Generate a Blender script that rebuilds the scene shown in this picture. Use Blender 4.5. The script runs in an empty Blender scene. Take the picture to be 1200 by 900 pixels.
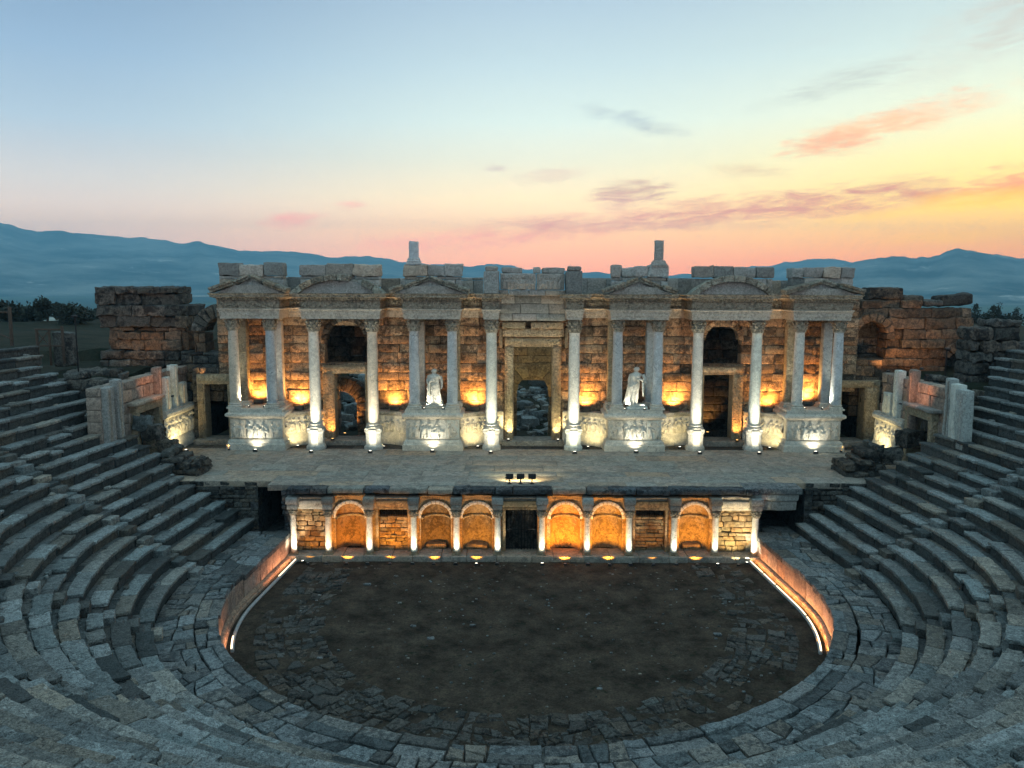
import bpy, math, random
import numpy as np
from mathutils import Vector, Matrix
R = math.radians
rng = np.random.default_rng(7)
random.seed(7)
sc = bpy.context.scene
col = sc.collection

# ------------------------------------------------------------------ camera model (metres; y away from the viewer, orchestra floor z=0)
FPX, HOR = 960.0, 328.0
TH = math.atan((450 - HOR) / FPX)
ROLL = R(0.2)
CAM_Y, CAM_Z = -38.744, 13.628
def _ray(px, py):
    dx, dy = px - 600, py - 450
    c, s = math.cos(-ROLL), math.sin(-ROLL)
    dx, dy = c*dx - s*dy, s*dx + c*dy
    x, v = dx/FPX, -dy/FPX
    return x, math.cos(TH) + v*math.sin(TH), -math.sin(TH) + v*math.cos(TH)
def X(px, y, py=420):
    r = _ray(px, py); return r[0]*(y - CAM_Y)/r[1]
def Z(py, y, px=620):
    r = _ray(px, py); return CAM_Z + r[2]*(y - CAM_Y)/r[1]
def floor_at(px, py, z):
    r = _ray(px, py); t = (z - CAM_Z)/r[2]; return r[0]*t, CAM_Y + r[1]*t

cam = bpy.data.cameras.new("camera"); co = bpy.data.objects.new("camera", cam); col.objects.link(co)
cam.sensor_width = 36; cam.lens = 36*FPX/1200; cam.clip_start = 0.1; cam.clip_end = 60000
co.matrix_world = Matrix.Translation((0, CAM_Y, CAM_Z)) @ Matrix.Rotation(math.pi/2 - TH, 4, 'X') @ Matrix.Rotation(ROLL, 4, 'Z')
sc.camera = co

# ------------------------------------------------------------------ noise, mesh builder
def vnoise(p, seed=0):
    i = np.floor(p).astype(np.int64); f = p - i; f = f*f*(3 - 2*f)
    def h(a, b, c):
        n = (a*73856093) ^ (b*19349663) ^ (c*83492791) ^ (seed*2654435761)
        n = (n ^ (n >> 13)) * 1274126177 & 0x7fffffff
        return ((n ^ (n >> 16)) & 0xffff)/32767.5 - 1.0
    x, y, z = i[:, 0], i[:, 1], i[:, 2]; u, v, w = f[:, 0], f[:, 1], f[:, 2]
    r = 0
    for a in (0, 1):
        for b in (0, 1):
            for c in (0, 1):
                r = r + h(x+a, y+b, z+c)*(u if a else 1-u)*(v if b else 1-v)*(w if c else 1-w)
    return r

_topo = {}
def topo(nx, ny, nz):
    k = (nx, ny, nz)
    if k in _topo: return _topo[k]
    idx = -np.ones((nx, ny, nz), int); c = 0; pts = []
    for i in range(nx):
        for j in range(ny):
            for l in range(nz):
                if i in (0, nx-1) or j in (0, ny-1) or l in (0, nz-1):
                    idx[i, j, l] = c; pts.append((i, j, l)); c += 1
    F = []
    def quad(a, b, c_, d): F.append((a, b, c_, d))
    for i in range(nx-1):
        for j in range(ny-1):
            quad(idx[i, j, 0], idx[i, j+1, 0], idx[i+1, j+1, 0], idx[i+1, j, 0])
            quad(idx[i, j, -1], idx[i+1, j, -1], idx[i+1, j+1, -1], idx[i, j+1, -1])
    for i in range(nx-1):
        for l in range(nz-1):
            quad(idx[i, 0, l], idx[i+1, 0, l], idx[i+1, 0, l+1], idx[i, 0, l+1])
            quad(idx[i, -1, l], idx[i, -1, l+1], idx[i+1, -1, l+1], idx[i+1, -1, l])
    for j in range(ny-1):
        for l in range(nz-1):
            quad(idx[0, j, l], idx[0, j, l+1], idx[0, j+1, l+1], idx[0, j+1, l])
            quad(idx[-1, j, l], idx[-1, j+1, l], idx[-1, j+1, l+1], idx[-1, j, l+1])
    _topo[k] = (np.array(pts), np.array(F))
    return _topo[k]

def _params(L, e, step):
    e = min(e, L*0.3)
    n = max(1, min(14, int(round((L - 2*e)/step))))
    return np.concatenate([[0], np.linspace(e, L - e, n + 1), [L]])

class MB:
    """collects shapes in world space; build() links them as ONE mesh object"""
    def __init__(s):
        s.V = []; s.F = []; s.T = []; s.A = []; s.n = 0
    def add(s, V, F, tone=0.5, amp=0.0):
        V = np.asarray(V, float)
        s.V.append(V)
        if isinstance(F, np.ndarray): F = F + s.n; s.F.extend(F.tolist())
        else: s.F.extend([tuple(int(a) + s.n for a in f) for f in F])
        s.T.append(np.full(len(V), tone)); s.A.append(np.full(len(V), amp)); s.n += len(V)
    def block(s, lo, hi, e=.03, amp=.012, step=.25, tone=None, fn=None, round_=1.0):
        lo = np.array(lo, float); hi = np.array(hi, float); L = hi - lo
        P = [_params(L[k], e, step) for k in range(3)]
        pts, F = topo(len(P[0]), len(P[1]), len(P[2]))
        V = np.stack([P[k][pts[:, k]] for k in range(3)], 1)
        ee = np.minimum(e, L*0.3)
        q = np.clip(V, ee, L - ee); d = (V - q)/ee
        ln = np.linalg.norm(d, axis=1); k = ln > 1.0001
        d[k] = d[k]/ln[k][:, None]*(1*round_ + ln[k][:, None]*(1-round_))
        V = lo + q + d*ee
        if fn is not None: V = fn(V)
        s.add(V, F, rng.random() if tone is None else tone, amp)
    def box(s, lo, hi, tone=.5, fn=None):
        s.block(lo, hi, e=.01, amp=0, step=99, tone=tone, fn=fn)
    def lathe(s, prof, x, y, n=24, tone=.5, amp=0, rot=0, flute=None):
        prof = np.array(prof, float); a = np.linspace(0, 2*math.pi, n, endpoint=False) + rot
        V = np.stack([x + prof[:, 0][:, None]*np.cos(a), y + prof[:, 0][:, None]*np.sin(a), np.repeat(prof[:, 1][:, None], n, 1)], 2).reshape(-1, 3)
        F = [(i*n+j, i*n+(j+1) % n, (i+1)*n+(j+1) % n, (i+1)*n+j) for i in range(len(prof)-1) for j in range(n)]
        F.append(tuple(range(n))[::-1]); F.append(tuple((len(prof)-1)*n + j for j in range(n)))
        s.add(V, F, tone, amp)
    def sweep(s, path, prof, closed=False, tone=.5, amp=.006, step=.35, caps=True):
        """path: plan points, walking with the outward side on the RIGHT; prof: (offset, z) bottom to top"""
        P = [np.array(p, float) for p in path]; Q = []; m = len(P)
        for i in range(m if closed else m-1):
            a, b = P[i], P[(i+1) % m]; k = max(1, int(np.linalg.norm(b-a)/step))
            for j in range(k): Q.append((a + (b-a)*j/k, j == 0))
        if not closed: Q.append((P[-1], True))
        pts = np.array([q[0] for q in Q]); n = len(pts); N = []
        for i in range(n):
            pa = pts[i-1] if (i > 0 or closed) else None; pb = pts[(i+1) % n] if (i < n-1 or closed) else None
            ds = []
            if pa is not None: ds.append((pts[i]-pa)/np.linalg.norm(pts[i]-pa))
            if pb is not None: ds.append((pb-pts[i])/np.linalg.norm(pb-pts[i]))
            ns = [np.array([d[1], -d[0]]) for d in ds]
            if len(ns) == 1: N.append(ns[0])
            else:
                h = ns[0]+ns[1]; h = h/np.linalg.norm(h); N.append(h/max(.35, h@ns[0]))
        N = np.array(N); k = len(prof)
        V = np.concatenate([np.concatenate([pts + N*o, np.full((n, 1), z)], 1) for o, z in prof])
        F = []
        for j in range(k-1):
            for i in range(n if closed else n-1):
                i2 = (i+1) % n; F.append((j*n+i, j*n+i2, (j+1)*n+i2, (j+1)*n+i))
        if closed: F.append(tuple((k-1)*n+i for i in range(n)))
        elif caps:
            F.append(tuple(j*n for j in range(k))); F.append(tuple(j*n+n-1 for j in range(k))[::-1])
        s.add(V, F, tone, amp)
    def tube(s, pts, rad, n=8, tone=.5, amp=0):
        pts = [Vector(p) for p in pts]; V = []; F = []
        if not hasattr(rad, '__len__'): rad = [rad]*len(pts)
        for i, p in enumerate(pts):
            d = (pts[min(i+1, len(pts)-1)] - pts[max(i-1, 0)]).normalized()
            a = d.orthogonal().normalized(); b = d.cross(a)
            for j in range(n):
                t = 2*math.pi*j/n; V.append(p + (a*math.cos(t) + b*math.sin(t))*rad[i])
        for i in range(len(pts)-1):
            for j in range(n): F.append((i*n+j, i*n+(j+1) % n, (i+1)*n+(j+1) % n, (i+1)*n+j))
        F.append(tuple(range(n))[::-1]); F.append(tuple((len(pts)-1)*n+j for j in range(n)))
        s.add([tuple(v) for v in V], F, tone, amp)
    def ball(s, c, r, tone=.5, amp=0, nu=14, nv=9, fn=None):
        r = np.array(r if hasattr(r, '__len__') else (r, r, r), float)
        V = [(0, 0, -1)]
        for i in range(1, nv):
            t = math.pi*i/nv
            for j in range(nu): V.append((math.sin(t)*math.cos(2*math.pi*j/nu), math.sin(t)*math.sin(2*math.pi*j/nu), -math.cos(t)))
        V.append((0, 0, 1)); F = []
        for j in range(nu): F.append((0, 1+(j+1) % nu, 1+j))
        for i in range(nv-2):
            for j in range(nu): F.append((1+i*nu+j, 1+i*nu+(j+1) % nu, 1+(i+1)*nu+(j+1) % nu, 1+(i+1)*nu+j))
        l = len(V)-1; b = 1+(nv-2)*nu
        for j in range(nu): F.append((b+j, b+(j+1) % nu, l))
        V = np.array(V)*r + np.array(c)
        if fn is not None: V = fn(V)
        s.add(V, F, tone, amp)
    def build(s, name, mat, parent=None, smooth=True, sharp=38, freq=2.2):
        if not s.V: s.V = [np.zeros((0, 3))]; s.T = [np.zeros(0)]; s.A = [np.zeros(0)]
        V = np.concatenate(s.V); A = np.concatenate(s.A); T = np.concatenate(s.T)
        k = A > 0
        if k.any():
            q = V[k]*freq + T[k][:, None]*31
            d = np.stack([vnoise(q, 1), vnoise(q, 2), vnoise(q, 3)], 1) + .5*np.stack([vnoise(q*2.9, 4), vnoise(q*2.9, 5), vnoise(q*2.9, 6)], 1)
            V[k] += d*A[k][:, None]
        if parent is not None: V = V - np.array(origin(parent))
        me = bpy.data.meshes.new(name)
        me.from_pydata(V.tolist(), [], s.F); me.materials.append(mat)
        at = me.attributes.new("tone", 'FLOAT', 'POINT'); at.data.foreach_set("value", T.astype(np.float32))
        if smooth:
            me.polygons.foreach_set("use_smooth", [True]*len(me.polygons))
            me.set_sharp_from_angle(angle=R(sharp))
        me.update()
        o = bpy.data.objects.new(name, me); col.objects.link(o)
        if parent is not None: o.parent = parent
        return o
def origin(o):
    v = np.array(o.location)
    while o.parent: o = o.parent; v = v + np.array(o.location)
    return tuple(v)

def tag(o, label=None, cat=None, group=None, kind=None):
    if label: o["label"] = label
    if cat: o["category"] = cat
    if group: o["group"] = group
    if kind: o["kind"] = kind
    elif cat: o["kind"] = 'thing'
    return o
def thing(name, label, cat, loc=(0, 0, 0), group=None):
    o = bpy.data.objects.new(name, None); col.objects.link(o); o.location = loc; o.empty_display_size = .3
    return tag(o, label, cat, group, 'thing')
def dup(o, parent=None, loc=None, label=None):
    c = o.copy(); col.objects.link(c)
    if parent is not None: c.parent = parent
    if loc is not None: c.location = loc
    if label: c["label"] = label
    for ch in list(o.children): dup(ch, c)
    return c
def frame_fn(o, ux, uy, uz):
    """local (a,b,c) -> o + a*ux + b*uy + c*uz"""
    o, ux, uy, uz = (np.array(v, float) for v in (o, ux, uy, uz))
    return lambda V: o + V[:, :1]*ux + V[:, 1:2]*uy + V[:, 2:3]*uz

# ------------------------------------------------------------------ materials
def nodes_of(m):
    m.use_nodes = True; nt = m.node_tree; nt.nodes.clear(); return nt
class NT:
    def __init__(s, nt): s.nt = nt
    def n(s, t, **kw):
        nd = s.nt.nodes.new(t)
        for k, v in kw.items():
            if k.startswith('i_'): nd.inputs[k[2:].replace('_', ' ')].default_value = v
            else: setattr(nd, k, v)
        return nd
    def l(s, a, b): s.nt.links.new(a, b)
    def math(s, op, a, b=None, c=None, clamp=False):
        nd = s.n('ShaderNodeMath', operation=op, use_clamp=clamp)
        for i, v in enumerate((a, b, c)):
            if v is None: continue
            if isinstance(v, (int, float)): nd.inputs[i].default_value = v
            else: s.l(v, nd.inputs[i])
        return nd.outputs[0]
    def mix(s, fac, a, b, mode='MIX'):
        nd = s.n('ShaderNodeMix', data_type='RGBA', blend_type=mode, clamp_result=False)
        for sock, v in ((nd.inputs['Factor'], fac), (nd.inputs['A'], a), (nd.inputs['B'], b)):
            pass
        for i, v in ((0, fac), (6, a), (7, b)):
            if isinstance(v, (int, float)): nd.inputs[i].default_value = v
            elif isinstance(v, tuple): nd.inputs[i].default_value = v if len(v) == 4 else (*v, 1)
            else: s.l(v, nd.inputs[i])
        return nd.outputs[2]
    def ramp(s, fac, stops, interp='LINEAR'):
        nd = s.n('ShaderNodeValToRGB'); cr = nd.color_ramp; cr.interpolation = interp
        while len(cr.elements) > 1: cr.elements.remove(cr.elements[-1])
        cr.elements[0].position = stops[0][0]; c = stops[0][1]; cr.elements[0].color = (*c, 1) if hasattr(c, '__len__') else (c, c, c, 1)
        for p, c in stops[1:]:
            e = cr.elements.new(p); e.color = (*c, 1) if hasattr(c, '__len__') else (c, c, c, 1)
        s.l(fac, nd.inputs[0]); return nd.outputs[0]
    def noise(s, vec, scale, detail=6, rough=.6, out=0, dist=0):
        nd = s.n('ShaderNodeTexNoise'); nd.inputs['Scale'].default_value = scale; nd.inputs['Detail'].default_value = detail
        nd.inputs['Roughness'].default_value = rough; nd.inputs['Distortion'].default_value = dist
        if vec is not None: s.l(vec, nd.inputs['Vector'])
        return nd.outputs[out]
def srgb(r, g, b):
    f = lambda c: (c/255/12.92 if c/255 <= .04045 else ((c/255+.055)/1.055)**2.4)
    return (f(r), f(g), f(b))

def stone(name, base, alt, dark, dark_amt=.35, bump=.6, scale=1.0, carve=0, rough=.85, tone_amt=.5, crack=.5, grit_amt=1.0):
    m = bpy.data.materials.new(name); t = NT(nodes_of(m))
    tc = t.n('ShaderNodeNewGeometry').outputs['Position']
    at = t.n('ShaderNodeAttribute', attribute_name='tone').outputs['Fac']
    off = t.n('ShaderNodeCombineXYZ'); t.l(t.math('MULTIPLY', at, 37.0), off.inputs[0]); t.l(t.math('MULTIPLY', at, 61.0), off.inputs[1])
    va = t.n('ShaderNodeVectorMath', operation='ADD'); t.l(tc, va.inputs[0]); t.l(off.outputs[0], va.inputs[1]); v = va.outputs[0]
    big = t.noise(v, .9*scale, 5, .62); mid = t.noise(v, 4.5*scale, 7, .68); fine = t.noise(v, 22*scale, 6, .7)
    c = t.mix(t.ramp(big, [(.36, 0.0), (.64, 1.0)]), base, alt)
    hue = t.math('FRACT', t.math('MULTIPLY', at, 7.31))
    c = t.mix(1.0, c, t.ramp(hue, [(0, (.9, 1.0, 1.02)), (.45, (1., 1., 1.)), (.75, (1.06, 1.0, .93)), (1, (1.2, 1.0, .82))]), 'MULTIPLY')
    # weather stains: dark lichen blotches with their own outline
    st = t.math('ADD', t.math('MULTIPLY', big, .45), t.math('MULTIPLY', mid, .55))
    c = t.mix(t.math('MULTIPLY', t.ramp(st, [(.44, 1.0), (.53, 0.0)]), dark_amt*1.9, clamp=True), c, dark)
    pale = t.ramp(t.noise(v, 2.6*scale, 8, .72, dist=.6), [(.58, 0.0), (.70, 1.0)])
    c = t.mix(t.math('MULTIPLY', pale, .45), c, tuple(min(.8, x*1.7+.02) for x in base))
    c = t.mix(1.0, c, t.ramp(fine, [(.25, 1-.58*max(.45, grit_amt)), (.75, 1+.5*max(.45, grit_amt))]), 'MULTIPLY')
    pit = t.n('ShaderNodeTexVoronoi'); pit.inputs['Scale'].default_value = 9*scale; t.l(v, pit.inputs['Vector'])
    grit = t.noise(v, 11*scale, 5, .75)
    c = t.mix(1.0, c, t.ramp(grit, [(.34, 1-.55*grit_amt), (.5, 1.0), (.7, 1+.22*grit_amt)]), 'MULTIPLY')
    c = t.mix(1.0, c, t.ramp(pit.outputs['Distance'], [(.04, 1-.55*grit_amt), (.22, 1.0)]), 'MULTIPLY')
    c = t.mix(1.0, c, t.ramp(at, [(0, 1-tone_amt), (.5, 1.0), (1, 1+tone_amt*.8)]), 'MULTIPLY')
    vo = t.n('ShaderNodeTexVoronoi', feature='DISTANCE_TO_EDGE'); vo.inputs['Scale'].default_value = 1.5*scale
    wv = t.n('ShaderNodeVectorMath', operation='ADD'); nz = t.noise(v, 3*scale, 4, .6, out=1)
    sc_ = t.n('ShaderNodeVectorMath', operation='SCALE'); t.l(nz, sc_.inputs[0]); sc_.inputs['Scale'].default_value = .55
    t.l(v, wv.inputs[0]); t.l(sc_.outputs[0], wv.inputs[1]); t.l(wv.outputs[0], vo.inputs['Vector'])
    ck = t.ramp(vo.outputs['Distance'], [(0, 0.0), (.018, 1.0)])
    gate = t.ramp(t.noise(v, .7*scale, 2, .5), [(.5, 0.0), (.6, 1.0)])
    ckf = t.math('MULTIPLY', t.math('MULTIPLY', t.math('SUBTRACT', 1.0, ck), gate), crack)
    c = t.mix(ckf, c, tuple(x*.25 for x in dark))
    pb = t.n('ShaderNodeBsdfPrincipled'); t.l(c, pb.inputs['Base Color'])
    t.l(t.ramp(mid, [(.3, rough-.1), (.7, min(1, rough+.1))]), pb.inputs['Roughness']); pb.inputs['Specular IOR Level'].default_value = .25
    h = t.math('ADD', t.math('MULTIPLY', fine, .35), t.math('MULTIPLY', mid, .9))
    h = t.math('SUBTRACT', h, t.math('MULTIPLY', ckf, 1.2))
    h = t.math('SUBTRACT', h, t.math('MULTIPLY', t.ramp(pit.outputs['Distance'], [(.05, 1.0), (.3, 0.0)]), .5))
    if carve:
        cv = t.n('ShaderNodeTexVoronoi'); cv.inputs['Scale'].default_value = carve; cv.feature = 'SMOOTH_F1'; t.l(wv.outputs[0], cv.inputs['Vector'])
        h = t.math('ADD', h, t.math('MULTIPLY', cv.outputs['Distance'], 5.0))
    bp = t.n('ShaderNodeBump'); bp.inputs['Strength'].default_value = bump; bp.inputs['Distance'].default_value = .05
    t.l(h, bp.inputs['Height']); t.l(bp.outputs[0], pb.inputs['Normal'])
    o = t.n('ShaderNodeOutputMaterial'); t.l(pb.outputs[0], o.inputs[0])
    return m
def plain(name, colr, rough=.5, metal=0):
    m = bpy.data.materials.new(name); t = NT(nodes_of(m))
    pb = t.n('ShaderNodeBsdfPrincipled'); tc = t.n('ShaderNodeTexCoord').outputs['Object']
    t.l(t.mix(1.0, (*colr, 1), t.ramp(t.noise(tc, 9, 5, .6), [(.3, .7), (.7, 1.3)]), 'MULTIPLY'), pb.inputs['Base Color'])
    pb.inputs['Roughness'].default_value = rough; pb.inputs['Metallic'].default_value = metal
    o = t.n('ShaderNodeOutputMaterial'); t.l(pb.outputs[0], o.inputs[0]); return m
def glow(name, colr, strength):
    m = bpy.data.materials.new(name); t = NT(nodes_of(m)); e = t.n('ShaderNodeEmission')
    e.inputs[0].default_value = (*colr, 1); e.inputs[1].default_value = strength
    o = t.n('ShaderNodeOutputMaterial'); t.l(e.outputs[0], o.inputs[0]); return m

M = {}
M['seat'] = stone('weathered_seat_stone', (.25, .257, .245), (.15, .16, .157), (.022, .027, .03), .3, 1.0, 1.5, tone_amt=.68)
M['walk'] = stone('walkway_slabs', (.225, .23, .222), (.135, .142, .144), (.028, .034, .038), .4, .8, 1.5, tone_amt=.5)
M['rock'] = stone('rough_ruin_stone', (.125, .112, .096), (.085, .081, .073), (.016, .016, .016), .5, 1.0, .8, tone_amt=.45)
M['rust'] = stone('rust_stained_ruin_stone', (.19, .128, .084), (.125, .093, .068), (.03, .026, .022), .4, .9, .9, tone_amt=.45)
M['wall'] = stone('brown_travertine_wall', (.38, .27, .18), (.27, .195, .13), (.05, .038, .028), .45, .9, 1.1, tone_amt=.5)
M['marble'] = stone('white_grey_marble', (.70, .66, .575), (.55, .52, .465), (.16, .155, .145), .2, .4, 1.0, tone_amt=.22, crack=.8, grit_amt=0.3)
M['blue_marble'] = stone('blue_grey_marble', (.54, .555, .555), (.42, .44, .45), (.16, .165, .17), .2, .25, .9, tone_amt=.25, crack=.9, grit_amt=0.3)
M['carved'] = stone('carved_marble', (.50, .45, .355), (.36, .325, .26), (.06, .053, .044), .3, 1.0, 1.2, carve=7, tone_amt=.25, grit_amt=0.5)
M['grey'] = stone('grey_attic_marble', (.43, .41, .375), (.31, .30, .28), (.08, .08, .078), .25, .9, 1.9, tone_amt=.4, grit_amt=0.55)
M['cream'] = stone('cream_door_frame_stone', (.50, .40, .27), (.40, .31, .21), (.10, .08, .05), .25, .8, 1.3, carve=9, tone_amt=.25, grit_amt=0.55)
M['pros'] = stone('honey_proscenium_stone', (.40, .28, .155), (.29, .205, .115), (.06, .042, .027), .35, .8, 1.5, tone_amt=.35, crack=.15, grit_amt=0.6)
M['stage'] = stone('stage_paving', (.40, .34, .28), (.29, .255, .215), (.10, .09, .08), .3, .3, .7, tone_amt=.12, crack=.4, grit_amt=0.5)
M['slab'] = stone('orthostat_slabs', (.40, .30, .24), (.30, .235, .19), (.07, .055, .045), .3, .5, 1.0, tone_amt=.3, grit_amt=0.6)
M['paving'] = stone('worn_dark_paving', (.12, .112, .10), (.072, .068, .062), (.02, .019, .017), .5, 1.0, 2.0, tone_amt=.5)
M['entab'] = stone('entablature_marble', (.56, .52, .445), (.42, .39, .34), (.11, .105, .095), .28, .6, 1.6, tone_amt=.25, grit_amt=0.45)
M['dark_edge'] = stone('dark_lichen_and_shade_stone', (.135, .145, .155), (.085, .092, .10), (.02, .02, .022), .5, .9, 1.2, tone_amt=.4)  # lichen on the edge stones; in the door passages its dark colour replaces shade
M['iron'] = plain('black_iron', (.015, .015, .016), .5, .6)
M['lamp'] = plain('dark_lamp_housing', (.03, .032, .034), .45, .3)
M['pipe'] = plain('grey_pipe', (.35, .36, .36), .5, .1)
M['wood'] = plain('weathered_wood', (.06, .042, .03), .9)
M['bark'] = plain('bark', (.05, .038, .028), .95)
M['glow_white'] = glow('lamp_white', (1, .93, .74), 4.5)
M['glow_orange'] = glow('lamp_orange', (1, .55, .16), 4)
M['glow_strip'] = glow('lamp_strip', (1, .78, .48), 2.6)

# ------------------------------------------------------------------ lights
LK = 6.0
LCOL = {'o': (1, .42, .09), 'y': (1, .82, .40), 'w': (1, .93, .72), 'p': (1, .42, .22), 'r': (1, .48, .16), 'g': (1, .39, .03)}
LG = {'w': 1.6, 'y': 1.2, 'o': 1.2, 'g': 1.25}
def spot(parent, pos, target, power, c='o', angle=100, blend=.8, size=.05):
    ld = bpy.data.lights.new('lamp_light', 'SPOT'); ld.energy = power*LK*LG.get(c, 1); ld.color = LCOL[c]
    ld.spot_size = R(angle); ld.spot_blend = blend; ld.shadow_soft_size = size
    o = bpy.data.objects.new('lamp_light', ld); col.objects.link(o)
    d = Vector(target) - Vector(pos)
    o.rotation_euler = d.to_track_quat('-Z', 'Y').to_euler()
    pw = np.array(origin(parent)); o.parent = parent; o.location = tuple(np.array(pos) - pw)
    return o
def yaw_fn(p, d):
    """frame at p with local y along plan direction of d"""
    d = np.array([d[0], d[1], 0.]); d /= np.linalg.norm(d)
    return frame_fn(p, (d[1], -d[0], 0), d, (0, 0, 1))
def floor_lamp(pos, target, label, power, c='y', angle=100, size=.12, group='floor lamps along the ruin', lens=True, blend=.8, lift=.12):
    """small box floodlight on a bracket, lens tilted up towards its target"""
    t = thing('floor_lamp', label, 'floodlight', pos, group)
    d = Vector(target) - Vector(pos); f = yaw_fn(pos, d)
    s = size
    mb = MB(); mb.block((-s, -s*.55, .03), (s, s*.55, s*1.1), e=.015, amp=0, step=9, fn=f); mb.build('housing', M['lamp'], t)
    mb = MB(); mb.box((-s*1.1, -s*.2, 0), (-s*1.02, s*.2, s*.9), fn=f); mb.box((s*1.02, -s*.2, 0), (s*1.1, s*.2, s*.9), fn=f); mb.box((-s*1.1, -s*.3, .0), (s*1.1, s*.3, .02), fn=f)
    mb.build('bracket', M['lamp'], t)
    mb = MB(); mb.box((-s*.6, s*.12, s*1.1), (s*.6, s*.42, s*1.1+.012), fn=f); mb.build('lens', M['glow_orange' if c == 'o' else 'glow_white'] if lens else M['pipe'], t)
    if power > 0: spot(t, (pos[0], pos[1], pos[2]+s*1.1+lift), target, power, c, angle, blend)
    return t

# ------------------------------------------------------------------ sky (world): dusk gradient by elevation and by angle from the afterglow, with streaks of cloud
SUN_AZ = R(40)      # the afterglow sits to the right of the view, measured from +y towards +x
w = bpy.data.worlds.new("World"); sc.world = w; t = NT(nodes_of(w))
gen = t.n('ShaderNodeTexCoord').outputs['Generated']
nrm = t.n('ShaderNodeVectorMath', operation='NORMALIZE'); t.l(gen, nrm.inputs[0])
sep = t.n('ShaderNodeSeparateXYZ'); t.l(nrm.outputs[0], sep.inputs[0])
el = t.math('ARCSINE', sep.outputs[2]); az = t.math('ARCTAN2', sep.outputs[0], sep.outputs[1])
eld = t.math('MULTIPLY', el, 180/math.pi); azd = t.math('MULTIPLY', az, 180/math.pi)
u = t.math('DIVIDE', eld, 30.0, clamp=True)
def skyramp(stops):
    return t.ramp(u, [(e/30, srgb(*c)) for e, c in stops])
left = skyramp([(0, (196, 168, 162)), (1.6, (208, 180, 167)), (3.6, (214, 192, 174)), (6, (203, 198, 190)), (9.5, (172, 190, 200)), (13.5, (150, 175, 196)), (18, (130, 155, 180)), (30, (170, 207, 222))])
mid = skyramp([(0, (243, 164, 136)), (1.6, (249, 182, 146)), (3.2, (250, 198, 152)), (5.5, (250, 226, 180)), (8, (228, 226, 200)), (10.5, (214, 228, 217)), (14, (193, 212, 214)), (18, (172, 193, 206)), (30, (174, 209, 224))])
right = skyramp([(0, (240, 146, 100)), (1.6, (250, 168, 104)), (3.2, (253, 194, 100)), (5, (253, 214, 104)), (7.5, (250, 232, 150)), (10.5, (234, 236, 200)), (14, (210, 225, 212)), (18, (188, 206, 205)), (30, (180, 210, 222))])
back = skyramp([(0, (158, 166, 174)), (4, (156, 174, 184)), (12, (156, 184, 196)), (30, (166, 203, 217))])
dazd = t.math('ABSOLUTE', t.math('SUBTRACT', azd, math.degrees(SUN_AZ)))
dazd = t.math('MINIMUM', dazd, t.math('SUBTRACT', 360.0, dazd))
c = t.mix(t.ramp(t.math('DIVIDE', dazd, 40.0, clamp=True), [(.05, 0.0), (1.0, 1.0)], 'EASE'), right, mid)
c = t.mix(t.ramp(t.math('DIVIDE', t.math('SUBTRACT', dazd, 36.0), 34.0, clamp=True), [(0, 0.0), (1, 1.0)], 'EASE'), c, left)
c = t.mix(t.ramp(t.math('DIVIDE', t.math('SUBTRACT', dazd, 74.0), 40.0, clamp=True), [(0, 0.0), (1, 1.0)], 'EASE'), c, back)
# cloud streaks: each (azimuth, elevation, half width, half height, tilt, strength, colour), broken up by noise stretched along the wind
cv = t.n('ShaderNodeCombineXYZ'); t.l(t.math('MULTIPLY', azd, .2), cv.inputs[0]); t.l(t.math('SUBTRACT', t.math('MULTIPLY', eld, 1.1), t.math('MULTIPLY', azd, .08)), cv.inputs[1])
n1 = t.noise(cv.outputs[0], 1.5, 10, .66, dist=.9); n2 = t.noise(cv.outputs[0], 5.0, 9, .72, dist=.4)
nn = t.math('ADD', t.math('MULTIPLY', n1, .75), t.math('MULTIPLY', n2, .35))
CL = []
def pxcloud(px, py, hw, hh, tilt, k, colr):
    x, y, z = _ray(px, py); a = math.degrees(math.atan2(x, y)); e = math.degrees(math.asin(z/math.sqrt(x*x+y*y+z*z)))
    CL.append((a, e, hw/15.0, hh/11.0, tilt, min(1, k*1.1), srgb(*colr)))
pk, pu, gy, orr = (238, 160, 132), (188, 146, 134), (176, 176, 178), (252, 182, 128)
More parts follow.
